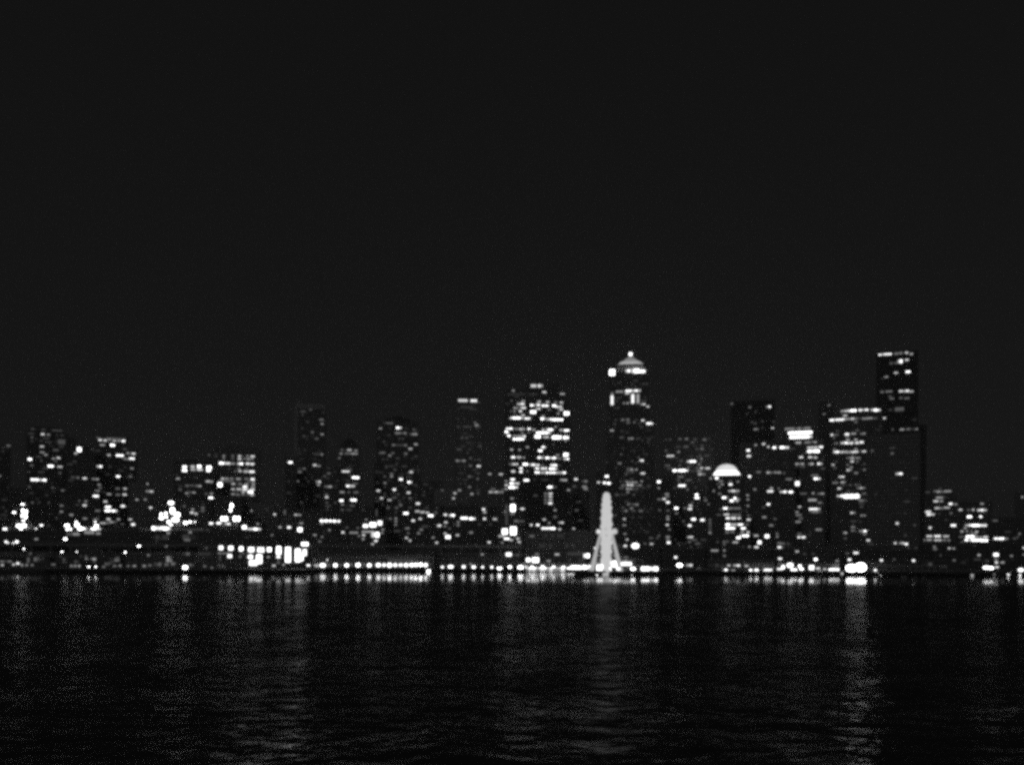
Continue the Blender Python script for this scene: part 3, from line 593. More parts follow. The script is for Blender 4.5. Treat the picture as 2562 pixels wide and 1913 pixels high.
    if style == 'pyramid':
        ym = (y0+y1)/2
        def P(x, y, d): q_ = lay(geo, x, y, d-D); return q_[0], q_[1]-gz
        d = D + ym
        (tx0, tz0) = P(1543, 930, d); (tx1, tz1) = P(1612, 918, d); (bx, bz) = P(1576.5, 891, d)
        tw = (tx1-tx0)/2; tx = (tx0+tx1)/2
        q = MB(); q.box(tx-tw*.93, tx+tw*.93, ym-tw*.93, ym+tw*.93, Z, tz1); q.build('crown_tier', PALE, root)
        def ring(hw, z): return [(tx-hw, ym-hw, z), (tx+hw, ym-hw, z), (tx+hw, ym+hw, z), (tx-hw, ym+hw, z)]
        hz = bz - tz1                       # stepped stone pyramid; its floodlight is put in as glow, weaker on each step up
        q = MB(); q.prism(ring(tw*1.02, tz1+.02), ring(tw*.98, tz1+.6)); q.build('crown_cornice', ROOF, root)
        q = MB(); q.prism(ring(tw*.94, tz1+.62), ring(tw*.60, tz1+hz*.38)); q.build('crown_step', glow('crown_flood_wash', .5, 0), root)
        q = MB(); q.prism(ring(tw*.58, tz1+hz*.38+.02), ring(tw*.32, tz1+hz*.7)); q.build('crown_step', glow('upper_flood_wash', .26, 0), root)
        q = MB(); q.prism(ring(tw*.31, tz1+hz*.7+.02), ring(tw*.12, bz)); q.build('crown_peak', glow('peak_flood_wash', .18, 0), root)
        q = MB(); q.box(tx-tw*1.3, tx-tw*.98, ym-tw*.9, ym+tw*.9, Z+.52, Z+3.5); q.box(tx+tw*.98, tx+tw*1.3, ym-tw*.9, ym+tw*.9, Z+.52, Z+3.5); q.build('crown_shoulder', PALE, root)['kind'] = 'stuff'
        q = MB(); q.tube((tx, ym, bz), (tx, ym, bz+1.0), .8, .5); q.build('finial', STEEL, root)
        q = MB(); q.ball((tx, ym, bz+2.4), 2.0, 2.0, 12); q.build('finial_lamp', LAMP, root)
    if style in ('', 'pyramid') and name == 'office_tower' and D > 950:
        q = MB()                            # slim piers running up the front
        a, b, t, off = blocks[0]; ii = info[0]
        for k in range(9):
            x = ii[0] + (ii[1]-ii[0])*(k+.5)/9
            q.box(x-.35, x+.35, -.18, -.004, 0, ii[4]-.4)
        q.build('facade_fin', fac_mat(wall, bi % 3), root)['kind'] = 'stuff'

# ------------------------------------------------------------------ lit windows and wash patches: each goes on the front of the nearest building it shows on
def pane_mesh(w, h, b, bay):
    """one lit opening or wash patch: a row of panes between mullions; brightness varies from pane to pane"""
    m = MB(); n = max(1, int(round(w / bay)))
    lo, hi = max(.5, b-1.0), b
    for i in range(n):
        a = -w/2 + w*i/n; c = a + w/n
        gpp = .12 if n > 1 else 0
        mi = 0 if (n == 1 or rnd.random() < .7) else 1
        m.box(a+gpp, c-gpp, -.07, .05, -h/2, h/2, mi)
    return m, [glow_mat(hi), glow_mat(lo)]

per = {i: [] for i in range(len(BLD))}
miss = []
order = sorted(range(len(BLD)), key=lambda i: BLD[i][2])
for crop, txt in WIN_WASH.items():
    for (x, y, w_, b, h_) in parse(txt, crop):
        hit = None
        for i in order:
            best = None
            for (a, bb, t, off) in BLD[i][4]:
                if a - 2 <= x <= bb + 2 and y >= t - 4:
                    if best is None or off < best: best = off
            if best is not None:
                hit = (i, best); break
        if hit is None:
            miss.append((crop, round(x), round(y), b)); continue
        shrink = 2.6 if b >= 3 else 1.8
        w2 = max(2.6, w_ - shrink - (.8 if b >= 4.5 else 0))
        hh = (h_ if h_ else {True: 6.9, False: 6.2}[b >= 4.5])
        h2 = max(2.6, hh - shrink - (.6 if b >= 4.5 else .6))
        a_, b_ = min(q[0] for q in BLD[hit[0]][4]), max(q[1] for q in BLD[hit[0]][4])
        x = min(max(x, a_ + w2/2 + .4), b_ - w2/2 - .4) if w2 < b_ - a_ - 1 else (a_+b_)/2
        per[hit[0]].append((x, y, w2, h2, b, hit[1]))

n_win = 0
GKEYS = list(GLOW.values())
for i, (name, label, D, dep, blocks, wall, style) in enumerate(BLD):
    root = roots[i]
    gz = root.location.z; cx = root.location.x
    used = []
    lst = sorted(per[i], key=lambda q: -q[2]*q[3])
    extra = MB(); nextra = 0
    for k, (x, y, w2, h2, b, off) in enumerate(lst):
        X, Z, d = lay(geos[i], x, y, off)
        sw, sh = w2/F*d, h2/F*d
        sh = min(sh, 30)
        m, mats = pane_mesh(sw, sh, b, 3.2 if D > 800 else 2.6)
        used.append((X, Z-gz, sw, sh))
        yy = off - .09 - .004*(k % 5)
        if style == 'gable' : yy -= .0
        n_win += 1
        if k < 100:
            m.build('window', mats, root, (X, yy, Z-gz))
        else:                               # past the hundred largest: one part for the rest
            n0 = len(extra.v)
            extra.v += [(a+X, b_+yy, c_+Z-gz) for a, b_, c_ in m.v]
            extra.f += [tuple(n0+q for q in f_) for f_ in m.f]
            extra.mi += [GKEYS.index(mats[q]) for q in m.mi]
    if extra.f:
        extra.build('window', GKEYS, root)['kind'] = 'stuff'
    # faint rooms: blinds down, corridor lights; only on the fronts that show them
    if D >= 612 and 'shed' not in name and style != 'gable' and wall < .35 and 'dark flat topped' not in label and 'black' not in label:
        dim = MB(); r2 = random.Random(100+i)
        busy = any(q_ in label for q_ in ('slim tall', 'blank crown', 'pyramid', 'drum', 'barrel', 'left edge', 'roof bar', 'blunt', 'under the elevated', 'two lamps on poles', 'soft lit openings'))
        slots = 0
        for bi2, (a, bb, t, off) in enumerate(blocks):
            d = D + off
            X0, X1 = lay(geos[i], a, 1300, off)[0]+1.2, lay(geos[i], bb, 1300, off)[0]-1.2
            Zt = lay(geos[i], (a+bb)/2, t, off)[1]-gz-2.5
            zb = max(1.5, lay(geos[i], (a+bb)/2, 1372 if D > 690 else 1412, off)[1]-gz)
            fl = 3.8; z = Zt; 
            lower = [q for q in blocks if q[3] < off]
            while z > zb:
                x = X0
                live = r2.random() < (.7 if busy else .4)
                while x < X1-2:
                    yy_px = None
                    if live and r2.random() < (.24 if busy else .13):
                        ok = all(abs(x-u[0]) > (u[2]/2+1.8) or abs(z-u[1]) > (u[3]/2+1.2) for u in used)
                        # behind a lower nearer block of the same building?
                        for (la, lb, lt, lo) in lower:
                            lz = lay(geos[i], (la+lb)/2, lt, lo)[1]-gz
                            lX0, lX1 = lay(geos[i], la, 1300, lo)[0], lay(geos[i], lb, 1300, lo)[0]
                            if z < lz+2 and lX0-1 < x < lX1+1: ok = False
                        if ok:
                            wdt = r2.choice([1.4, 1.4, 2.4, 2.4, 5.2])
                            wdt = min(wdt, X1-x)
                            dim.box(x, x+wdt, off-.06, off+.04, z-.8, z+.8, r2.choice([0, 1, 1, 2] if busy else [0, 0, 0, 0, 1, 1])); slots += 1
                            x += wdt
                    x += 2.2
                z -= fl
        if dim.f:
            o = dim.build('window', [GLOW[.5], GLOW[1.0], GLOW[1.5]], root)
            o['kind'] = 'stuff'
print('WINDOWS', n_win, 'MISSED', len(miss))
for q in miss: print('  miss', q)
def sat(A, B):
    gap = 1e9
    for P_ in (A, B):
        for k in range(4):
            ex, ey = P_[(k+1) % 4][0]-P_[k][0], P_[(k+1) % 4][1]-P_[k][1]
            l_ = math.hypot(ex, ey); nx_, ny_ = -ey/l_, ex/l_
            a_ = [q[0]*nx_+q[1]*ny_ for q in A]; b_ = [q[0]*nx_+q[1]*ny_ for q in B]
            gap = min(gap, min(max(a_), max(b_)) - max(min(a_), min(b_)))
    return gap
for i in range(len(foot)):
    for j in range(i):
        s_ = sat(foot[i][1], foot[j][1])
        if s_ > .05: print('  OVERLAP', foot[i][0][:44], '|', foot[j][0][:44], round(s_, 2))
# ------------------------------------------------------------------ street lamps and floodlight masts
def lamp_thing(name, label, cat, D, base, heads, group=None, soft=False, strong=False):
    strong = strong or 'flood' in name; split = 'mast' in name
    """pole from base height to the heads; heads = [(x, y, seen w, seen h)]"""
    hp = [world(x, y, D) for (x, y, w_, h_) in heads]
    top = max(range(len(heads)), key=lambda i: hp[i][2])
    X = sum(q[0] for q in hp) / len(hp)
    root = thing(name, label, cat, (X, D, base), group)
    zt = max(q[2] for q in hp) - base
    pr = max(.09, min(.22, zt*.014))
    pm = MB()
    pm.lathe([(pr*2.2, 0), (pr*2.2, .25), (pr*1.2, .35), (pr, zt*.5), (pr*.7, max(.5, zt-.1))], 8)
    for q in hp:
        if abs(q[0]-X) > .25:
            pm.tube((0, 0, q[2]-base-.35), (q[0]-X, 0, q[2]-base-.35), .07, .06, 5)
    pm.build('pole', DARKSTEEL, root)
    parts = []
    rj = random.Random(int(heads[0][0]*7+heads[0][1]))
    for (x, y, w_, h_) in heads:          # big lamps are banks of smaller ones
        nx_, ny_ = (max(1, round(w_/12)), max(1, round(h_/11))) if split else (1, 1)
        if nx_*ny_ == 1: parts.append((x, y, w_, h_)); continue
        for a in range(nx_):
            for b in range(ny_):
                j = .18
                parts.append((x+(a+.5-nx_/2+rj.uniform(-j, j))*w_/nx_*.9, y+(b+.5-ny_/2+rj.uniform(-j, j))*h_/ny_*.9, w_/nx_*rj.uniform(.85, 1.25), h_/ny_*rj.uniform(.85, 1.2)))
    for (x, y, w_, h_) in parts:
        q = world(x, y, D)
        rx = max(.26, (w_-6)/2/F*D); rz = max(.25, (h_-5)/2/F*D)
        hm = MB(); hm.ball((0, 0, 0), rx, rz, 10)
        hd = hm.build('lamp_head', LAMP_SOFT if soft else LAMP_STRONG if strong else LAMP, root, (q[0]-X, 0, q[2]-base))
        cm = MB(); cm.lathe([(rx*.5, rz*.96), (rx*.4, rz*1.15), (.05, rz*1.3)], 8); cm.build('lamp_cap', DARKSTEEL, hd)
    return root

def H(crop, txt):
    out = []
    for (x, y, w_, b, h_) in parse(txt, crop):
        out.append((x, y, w_, h_ or w_*.72))
    return out

def zroof(key):                       # deck height of a named building's first block
    for (name, label, D, dep, blocks, wall, style) in BLD:
        if key in label:
            a, b, t, off = blocks[0]
            return world((a+b)/2, t, D)[2] + .45
za, zb, zc = zroof('far left with a string'), zroof('one glowing white canopy'), zroof('behind the lit pier shed')
mast = 'floodlight masts on the market roofs'
lamp_thing('floodlight_mast', 'tall mast of five blazing floodlights on the leftmost market roof', 'floodlights', 682, za, H('C1', '207,848,50,5,26;130,922,50,5,30;225,912,76,5,60;222,960,70,5,50;215,998,48,5,28'), mast)
lamp_thing('floodlight_mast', 'short mast of three lamps standing just below the five lamp mast', 'floodlights', 678, za, H('C1', '175,1045,64,5,42;220,1043,60,5,44;192,1074,46,5,28'), mast)
lamp_thing('floodlight_mast', 'five lamp cluster where the far left market roof meets the next one', 'floodlights', 682, zb, H('C1', '615,1042,60,5,40;632,1078,70,5,40;708,1038,60,5,50;735,1070,56,5,44;700,1008,40,5,26'), mast)
lamp_thing('floodlight_mast', 'two lamp post right of the five lamp cluster on the market roof', 'floodlights', 682, zb, H('C1', '873,1008,36,5,24;885,1045,54,5,36'), mast)
lamp_thing('floodlight_mast', 'largest and brightest bunch of floodlights, above the glowing market canopy', 'floodlights', 690, zb, H('C2', '185,865,64,5,100;105,950,90,5,76;225,965,66,5,96;190,915,60,5,60;155,1010,50,5,40;176,1035,44,5,30'), mast)
lamp_thing('floodlight_mast', 'mast of three lamps side by side right of the brightest floodlights', 'floodlights', 684, zb, H('C2', '308,1018,50,5,40;350,1010,44,5,32;395,1008,34,5,24'), mast)
lamp_thing('floodlight_mast', 'mast with one upright and two wide floodlights on the right market roof', 'floodlights', 684, zc, H('C2', '660,975,92,5,52;782,975,84,5,56;728,880,42,5,90'), mast)
for q, lab in zip(H('C1', '45,1075,56,5,34;330,1070,40,5,24;380,1040,50,5,30'), ['leftmost', 'dimmer right', 'brighter right']):
    lamp_thing('roof_lamp', lab + ' single lamp on the roof of the far left market building', 'lamp', 680, za, [q], 'single lamps on the left market roof')
lamp_thing('roof_lamp', 'single lamp right of the glowing strip on the right market building', 'lamp', 680, zc, H('C2', '1360,1083,46,5,36'))

ql = H('W1', '398,618,66,5,50;1040,668,66,5,44;1290,672,50,4,38;2100,678,66,5,50;1095,455,88,5,58;1490,920,76,5,48;1607,918,70,5,50')
ql += H('W2', '960,930,116,5,86;185,572,90,4,50;650,572,44,3,36')
lab = ['quay lamp on the left pier below the w shaped window glow', 'tall quay lamp left of the dim pole lamp on the left pier', 'dimmer quay lamp on a visible pole on the left pier',
       'quay lamp on a visible pole near the middle of the left pier', 'tallest quay lamp of the left pier, just under the market lamps', 'low lamp at the edge of the left pier, left one of a close pair',
       'low lamp at the edge of the left pier, right one of a close pair', 'big round lamp at the water edge left of the blazing shed windows',
       'wide lamp on the left pier under the glowing market canopy', 'dim high lamp between the market canopy and the water edge lamp']
for i, (q, l_) in enumerate(zip(ql, lab)):
    lamp_thing('quay_lamp', l_, 'lamp', 574 if q[1] > 1415 else 596, QUAY, [q], 'lamps on the left pier', soft=('dim high' in l_), strong=True)

# evenly spaced globes along the pier, then the close row, then the promenade
row = H('C3', '268,1432,54,5,44;355,1432,68,5,48;460,1432,50,5,42;553,1432,50,5,40;647,1430,54,5,46;740,1432,52,5,44;815,1430,56,5,46;862,1430,50,5,42;908,1431,56,5,50;955,1430,50,5,44;1000,1430,56,5,44;1045,1431,52,5,46;1090,1430,52,5,44;1125,1428,48,5,40;1165,1427,50,5,42;1207,1430,46,5,46')
for i, q in enumerate(row):
    lamp_thing('globe_lamp', ('globe lamp on the pier, %s from the left in the evenly spaced row' % ORD[i]) if i < 6 else ('globe lamp in the close glowing row at the pier end, %s from its left' % ORD[i-6]),
               'lamp', 641.5, QUAY, [q], 'globe lamps along the pier')
lamp_thing('globe_lamp', 'small lamp at the left end of the evenly spaced globe row', 'lamp', 642.5, QUAY, H('C3', '232,1430,34,5,34'), 'globe lamps along the pier')
lamp_thing('pier_lamp', 'low lamp near the water at the right end of the globe lamp row', 'lamp', 640.4, QUAY - .1, H('C3', '1230,1478,50,5,40'))
lamp_thing('pier_lamp', 'small lamp hanging just above the second lamp of the globe row', 'lamp', 645, QUAY, H('C3', '392,1388,30,4,26'))
row = H('C4', '82,1462,40,5,30;145,1460,58,5,34;245,1460,44,5,34;322,1462,46,5,34;390,1462,38,5,30;460,1463,38,5,30;520,1475,64,5,36;598,1462,42,5,32;680,1466,58,5,44;300,1440,40,3,22')
for i, q in enumerate(row):
    lamp_thing('promenade_lamp', 'lamp on the promenade left of the glowing strip, %s from the left' % ORD[i] if i < 9 else 'faint upper lamp over the fourth lamp of the promenade',
               'lamp', 643.5, QUAY, [q], 'promenade lamps', soft=(i == 9))
row = H('C4', '720,1460,34,4,26;770,1460,34,4,26;850,1458,36,4,26;935,1460,40,4,26;1010,1460,40,4,26;1090,1458,36,4,26')
for i, q in enumerate(row):
    lamp_thing('promenade_lamp', 'lamp along the top of the glowing white strip, %s from the left' % ORD[i], 'lamp', 644.6, QUAY, [q], 'lamps over the glowing strip')
lamp_thing('street_lamp', 'large single lamp standing right of the ferris wheel', 'lamp', 640, QUAY, H('C5', '505,1345,66,5,50'))
lamp_thing('pier_lamp', 'lamp in front of the boarding station, right of the wheel foot', 'lamp', 572, QUAY, H('C5', '395,1497,52,5,34'))
lamp_thing('pier_lamp', 'lamp between the boarding station and the small glowing pavilion', 'lamp', 574, QUAY, H('C5', '490,1497,48,5,30'))
lamp_thing('pier_lamp', 'lamp left of the ferris wheel beside its leg', 'lamp', 600, QUAY, H('C5', '243,1360,42,5,30'))
for l_, t_ in (('small marker lamp low on the wheel pier, under the wheel', '250,1537,24,4,18'), ('small marker lamp low on the wheel pier, under the small pavilion', '482,1540,24,4,18')):
    lamp_thing('marker_lamp', l_, 'lamp', 565.6, .2, H('C5', t_), 'marker lamps on the wheel pier')
row = H('C6', '560,1482,48,5,42;757,1485,44,5,40;803,1485,54,5,44;885,1484,74,5,46;918,1476,40,5,28')
lab = ['lone round lamp at the water below the dome', 'left lamp of the close pair left of the wide bright lamp', 'right lamp of that close pair, below the wide dark tower',
       'wide bright lamp next to the close pair of lamps', 'small lamp touching the right side of the wide bright lamp']
for q, l_ in zip(row, lab): lamp_thing('quay_lamp', l_, 'lamp', 603, QUAY, [q], 'lamps on the dark pier right of the wheel')
lamp_thing('quay_lamp', 'bright wide lamp on the right pier edge just right of the small pavilion', 'lamp', 603, QUAY, H('C6', '192,1440,64,5,42'))
row = H('C6', '1015,1455,46,5,44;1070,1440,68,5,48;1147,1447,38,5,36')
for q, l_ in zip(row, ['left', 'large middle', 'right']): lamp_thing('quay_lamp', l_ + ' lamp of the three over the bright shed cluster', 'lamp', 596, QUAY, [q], 'lamps over the bright shed cluster')
lamp_thing('floodlight_pair', 'brightest pair of round floodlights on the right waterfront', 'floodlights', 593, QUAY, H('C7', '400,1494,86,5,62;462,1488,86,5,70'))
lamp_thing('quay_lamp', 'lamp left of the floodlight pair, standing high over the quay', 'lamp', 600, QUAY, H('C7', '162,1435,36,5,30'))
row = H('C7', '560,1507,34,5,26;595,1547,38,5,24')
for q, l_ in zip(row, ['upper', 'lower']): lamp_thing('quay_lamp', l_ + ' lamp of the two just right of the floodlight pair', 'lamp', 588, QUAY-.6, [q], 'lamps right of the floodlight pair')
row = H('C7', '125,1576,40,5,32;230,1580,44,5,34;340,1580,36,4,26')
for q, l_ in zip(row, ['left', 'middle', 'right']): lamp_thing('glint_lamp', l_ + ' glow of three, two being modelled reflections, low left of the floodlight pair', 'lamp', 536, .55, [q], 'glint lamps low on the landing float', soft=False)  # left and middle are water reflections built as glowing balls
row = H('C7', '115,1550,36,3,22;270,1548,52,3,26;338,1530,32,3,30')
for q, l_ in zip(row, ['left', 'middle', 'right']): lamp_thing('ramp_lamp', l_ + ' dim lamp of the three at the pier edge left of the floodlight pair', 'lamp', 588.5, .6, [q], 'dim lamps at the pier edge', soft=True)
lamp_thing('quay_lamp', 'wide bright lamp below the masted block near the right edge', 'lamp', 587, QUAY, H('C8', '1180,1235,120,5,66;1235,1240,90,5,56'))
lamp_thing('quay_lamp', 'large lamp touching the right edge of the view', 'lamp', 587, QUAY, H('C8', '1622,1265,96,5,70'))
row = H('C8', '1497,1300,62,5,40;1460,1325,60,4,34;1278,1322,52,3,34;993,1330,72,3,40;1610,1330,54,5,36')
lab = ['upper of two lamps close to the right edge lamp', 'lower of two lamps close to the right edge lamp', 'small lamp under the wide lamp near the right edge', 'dim lamp at the pier edge left of the wide lamp', 'small lamp right under the right edge lamp']
for q, l_ in zip(row, lab): lamp_thing('quay_lamp', l_, 'lamp', 585.5, QUAY-1.2, [q], 'small lamps on the right pier', soft=('dim' in l_ or 'under the wide' in l_))

# landing float that carries the three low balls of light, two of them reflections
fx0, fx1 = world(2008, 1450, 536)[0], world(2120, 1450, 536)[0]
fl = thing('landing_float', 'low dark landing float with three glow balls in front of the right pier', 'float', ((fx0+fx1)/2, 534.5, 0))
q = MB(); q.box(-(fx1-fx0)/2, (fx1-fx0)/2, 0, 3, -.4, .55); q.build('hull', TIMBER, fl)
q = MB(); q.box((fx1-fx0)/2-1.6, (fx1-fx0)/2-.2, 3.02, 53.5, .3, .5); q.build('gangway', STEEL, fl)

# ------------------------------------------------------------------ elevated roadway behind the quay
X0, X1 = world(-80, 1370, 664)[0], world(1310, 1370, 664)[0]
er = thing('elevated_roadway', 'long dark two deck elevated roadway behind the pier sheds', 'roadway', ((X0+X1)/2, 664.6, QUAY))
hw = (X1-X0)/2
for z in (9.2, 15.6):
    q = MB(); q.box(-hw, hw, 0, 6.4, z, z+.8); q.build('road_deck', CONC, er)
    q = MB(); q.box(-hw, hw, -.2, -.02, z-.1, z+1.7); q.build('parapet', CONC, er)
n = int(2*hw/14)
cm = MB(); cm.box(-.6, .6, .3, 1.5, 0, 9.15); cm.box(-.6, .6, 4.9, 6.1, 0, 9.15); cm.box(-.5, .5, .3, 1.3, 10.05, 15.55)
first = None
for i in range(n):
    o = first.copy() if first else cm.build('column', CONC, er)
    if first: C.objects.link(o); o.parent = er
    first = first or o
    o.location = (-hw + 3 + (2*hw-6)*i/(n-1), 0, 0)

# ------------------------------------------------------------------ trees on the left quay
def make_tree(h, seed):
    r = random.Random(seed)
    tr = MB()
    tr.lathe([(.32, 0), (.22, .4), (.18, h*.3), (.13, h*.55), (.05, h*.9)], 7)
    tips = []
    for k in range(7):
        a = r.uniform(0, 6.28); z0 = h*r.uniform(.3, .6)
        e = (math.cos(a)*h*r.uniform(.14, .28), math.sin(a)*h*r.uniform(.14, .28), z0+h*r.uniform(.1, .3))
        tr.tube((0, 0, z0), e, .07, .025, 5); tips.append(e)
    tips.append((0, 0, h*.85))
    cr = MB()
    for c in tips:
        for k in range(70):
            d = Vector((r.gauss(0, 1), r.gauss(0, 1), r.gauss(0, .8)))
            d = d.normalized() * h*.17 * r.random()**.45
            p_ = Vector(c) + d
            u = Vector((r.gauss(0, 1), r.gauss(0, 1), r.gauss(0, 1))).normalized(); v = u.orthogonal().normalized()
            s_ = r.uniform(.18, .42); n0 = len(cr.v)
            cr.v += [tuple(p_-u*s_), tuple(p_+v*s_*.5), tuple(p_+u*s_), tuple(p_-v*s_*.5)]
            cr.f.append((n0, n0+1, n0+2, n0+3)); cr.mi.append(0)
    return tr, cr
spots = [(74, 12, 'tree left of the two quay pole lamps, lit from below', 588), (100, 10, 'round tree between the first quay lamp and the tall one', 592), (160, 9, 'small tree left of the close pair of edge lamps', 590),
         (282, 11, 'pale lit tree beside the pole lamp mid pier', 590), (270, 9, 'low tree in front of the pale lit one', 584), (425, 13, 'largest lit tree left of the big round edge lamp', 588),
         (398, 9, 'low bushy tree left of the largest lit tree', 584), (448, 9, 'low tree just left of the big round edge lamp', 590), (500, 9, 'dark tree left of the blazing shed', 586),
         (222, 8, 'small dark tree right of the close pair of edge lamps', 596)]
for i, (x, hgt, l_, D) in enumerate(spots):
    t = thing('quay_tree', l_, 'tree', (world(x, 1415, D)[0], D, QUAY), 'trees on the left pier', rz=i*1.1)
    tr, cr = make_tree(hgt, 40+i)
    tr.build('trunk', BARK, t); cr.build('crown', LEAF, t)
terr = [(290, 8, 'dark round tree on the bluff roof terrace between the lit canopies', 690, zb, 0),
        (40, 8.5, 'added halo tree lit by the five lamp mast, on its left side', 686, za, 1), (72, 7.5, 'added halo tree lit by the five lamp mast, on its right side', 687, za, 1),
        (186, 5, 'added low halo tree among the lamps where the two left market roofs meet', 688, zb, 1), (222, 5, 'added low halo tree right of the lamps where the two left market roofs meet', 688, zb, 1),
        (407, 10, 'added halo tree lit by the brightest floodlights, on their left', 694, zb, 1), (431, 12, 'added tall halo tree in the middle of the brightest floodlights', 694, zb, 1), (449, 9, 'added halo tree lit by the brightest floodlights, on their right', 694, zb, 1),
        (556, 8, 'added halo tree behind the left lamp of the upright floodlight mast', 689, zc, 1), (592, 10, 'added halo tree behind the right lamp of the upright floodlight mast', 689, zc, 1)]
for i, (x, hgt, l_, D, z_, lit) in enumerate(terr):
    t = thing('terrace_tree', l_, 'tree', (world(x, 1330, D)[0], D, z_-.4), 'added halo trees on the market roofs' if lit else None, rz=i*.9)
    tr, cr = make_tree(hgt, 90+i); tr.build('trunk', BARK, t); cr.build('crown', LEAF, t)

# ------------------------------------------------------------------ ferris wheel, seen almost edge-on
WD = 578.0
wx, _, wz = world(1516.5, 1331, WD)
RAD_W = (world(1516.5, 1233, WD)[2] - wz)
fw = thing('ferris_wheel', 'tall glowing ferris wheel seen almost edge-on at the end of the pier', 'ferris wheel', (wx, WD, QUAY), rz=R(-.6))
zc_ = wz - QUAY
def circ(t, r, x): return (x, r*math.sin(t), zc_ + r*math.cos(t))
NS = 21
HWD = .75
for side in (-1, 1):
    q = MB(); K = 84
    for i in range(K):
        a, b = 2*math.pi*i/K, 2*math.pi*(i+1)/K
        q.tube(circ(a, RAD_W-.6, side*HWD), circ(b, RAD_W-.6, side*HWD), .32, k=5)
        q.tube(circ(a, RAD_W*.55, side*HWD*.8), circ(b, RAD_W*.55, side*HWD*.8), .16, k=4)
    q.build('rim', LED, fw)
for i in range(NS):
    t = 2*math.pi*i/NS
    q = MB()
    for side in (-1, 1):
        q.tube(circ(t, 1.2, side*2.2), circ(t, RAD_W-.7, side*HWD), .5, .44, 5)
        q.tube(circ(t+math.pi/NS, 1.2, side*2.2), circ(t+math.pi/NS, RAD_W-.7, side*HWD), .42, .38, 5)
    q.tube(circ(t, RAD_W-.7, -HWD), circ(t, RAD_W-.7, HWD), .2, k=5)
    q.tube(circ(t, RAD_W*.6, -HWD*.9), circ(t, RAD_W*.6, HWD*.9), .2, k=5)
    q.build('spoke', LED, fw)
gm = MB()
gm.lathe([(.5, -1.7), (1.4, -1.4), (1.7, -.4), (1.65, .4), (1.1, .95), (.2, 1.1)], 12)
gm.tube((0, 0, .9), (0, 0, 1.5), .1, .08, 5)
first = None
for i in range(28):
    t = 2*math.pi*i/28
    o = first.copy() if first else gm.build('gondola', LED, fw)
    if first: C.objects.link(o); o.parent = fw
    first = first or o
    c = circ(t, RAD_W+.4, 0)
    o.location = (c[0], c[1], c[2]-1.0)
q = MB(); q.tube((-4.3, 0, zc_), (4.3, 0, zc_), 1.1, k=14); hub = q.build('axle', LED, fw)
q = MB(); q.ball((0, 0, 0), 1.5, 1.5, 12); q.build('hub_lamp', GLOW[4.0], fw, (-5.0, -.3, zc_+.5))
q = MB(); q.ball((0, 0, 0), 1.9, 1.9, 14); q.build('hub_disc', LED, fw, (5.4, 0, zc_+.6))
for sx in (-1, 1):
    for sy in (-1, 1):
        q = MB()
        q.tube((sx*3.6, sy*.6, zc_), (sx*9.4, sy*9.0, 0), .6, .85, 8)
        for e in range(1, 5):
            f_ = e/5
            q.tube((sx*(3.6+5.4*f_), sy*(.6+8.4*f_), zc_*(1-f_)), (sx*(2.6+1.6*f_), sy*(.6+8.4*f_), zc_*(1-f_)), .2, k=5)
        q.build('leg', LED_DIM, fw)
    q = MB(); q.tube((sx*9.4, -9.0, .5), (sx*9.4, 9.0, .5), .35, k=6); q.build('leg_tie', LED_DIM, fw)

# ------------------------------------------------------------------ damp night air over the bay
if HAZE > 0:
    hm, nt, out = new_mat('night_haze')
    pv = nt.nodes.new('ShaderNodeVolumePrincipled')
    pv.inputs['Color'].default_value = (.9, .9, .9, 1)
    pv.inputs['Density'].default_value = HAZE
    pv.inputs['Anisotropy'].default_value = .45
    nt.links.new(pv.outputs[0], out.inputs['Volume'])
    q = MB(); q.box(-1500, 1500, -60, 1600, -7, 300)
    structure(q.build('haze', hm), 'stuff')

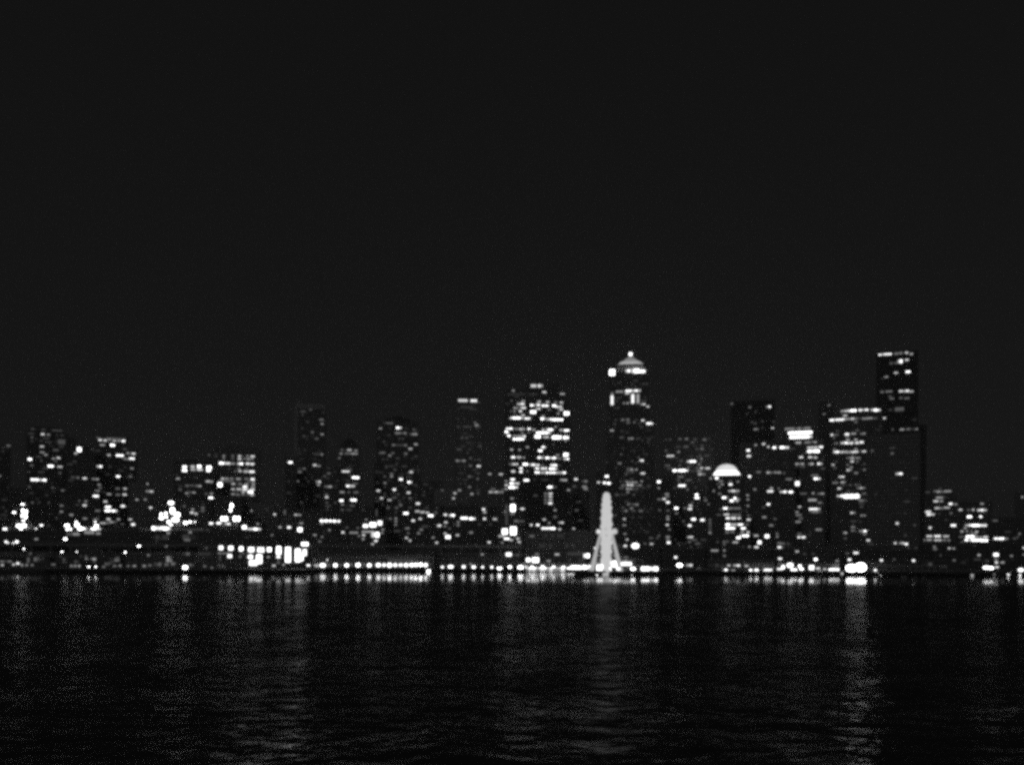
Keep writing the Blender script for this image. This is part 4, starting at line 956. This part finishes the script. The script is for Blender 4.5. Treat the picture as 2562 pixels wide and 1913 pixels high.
# ------------------------------------------------------------------ sky, moon, camera
MOON_EL, MOON_AZ = 38, 205           # added moon, out of view behind the ferry's left shoulder
wd = bpy.data.worlds.new('World'); sc.world = wd; wd.use_nodes = True
nt = wd.node_tree
for n_ in list(nt.nodes): nt.nodes.remove(n_)
L = nt.links.new
sky = nt.nodes.new('ShaderNodeTexSky'); sky.sky_type = 'NISHITA'; sky.sun_disc = False
sky.sun_elevation = R(MOON_EL); sky.sun_rotation = R(MOON_AZ); sky.dust_density = 1.5; sky.air_density = 1.0
bw = nt.nodes.new('ShaderNodeRGBToBW'); L(sky.outputs[0], bw.inputs[0])
ag = nt.nodes.new('ShaderNodeMath'); ag.operation = 'MULTIPLY_ADD'      # moonlit sky plus the even glow of the city on thin cloud
ag.inputs[1].default_value = SKY; ag.inputs[2].default_value = SKYADD
L(bw.outputs[0], ag.inputs[0])
bg = nt.nodes.new('ShaderNodeBackground'); L(ag.outputs[0], bg.inputs['Color']); bg.inputs['Strength'].default_value = 1
ow = nt.nodes.new('ShaderNodeOutputWorld'); L(bg.outputs[0], ow.inputs['Surface'])
sd = bpy.data.lights.new('moon_fill', 'SUN'); sd.energy = MOON_FILL; sd.angle = R(.5)  # unseen moon added to lift the dark building fronts
so = bpy.data.objects.new('moon_fill', sd); C.objects.link(so)
# nishita rotation: azimuth clockwise from +Y
az, el = R(MOON_AZ), R(MOON_EL)
dirv = Vector((math.sin(az)*math.cos(el), math.cos(az)*math.cos(el), math.sin(el)))
so.rotation_euler = dirv.to_track_quat('Z', 'Y').to_euler()
so.location = (0, -50, 200)

cd = bpy.data.cameras.new('camera'); cam = bpy.data.objects.new('camera', cd); C.objects.link(cam)
cam.location = (0, 0, CAM_H)
cd.sensor_width = 36; cd.lens = 36*F/2562
cd.shift_y = (HY - 956.5)/2562
cd.clip_start = .5; cd.clip_end = 20000
cam.rotation_euler = (R(90), R(ROLLSIGN*.25), 0)
sc.camera = cam
sc.view_settings.view_transform = 'Standard'
sc.view_settings.look = 'None'
sc.view_settings.exposure = 0; sc.view_settings.gamma = 1
sc.cycles.pixel_filter_type = 'BLACKMAN_HARRIS'
sc.cycles.filter_width = FILTER
sc.cycles.use_denoising = DENOISE
sc.cycles.sample_clamp_indirect = 0.4
sc.cycles.max_bounces = 4; sc.cycles.diffuse_bounces = 2; sc.cycles.glossy_bounces = 3
sc.cycles.caustics_reflective = False
sc.cycles.use_adaptive_sampling = False
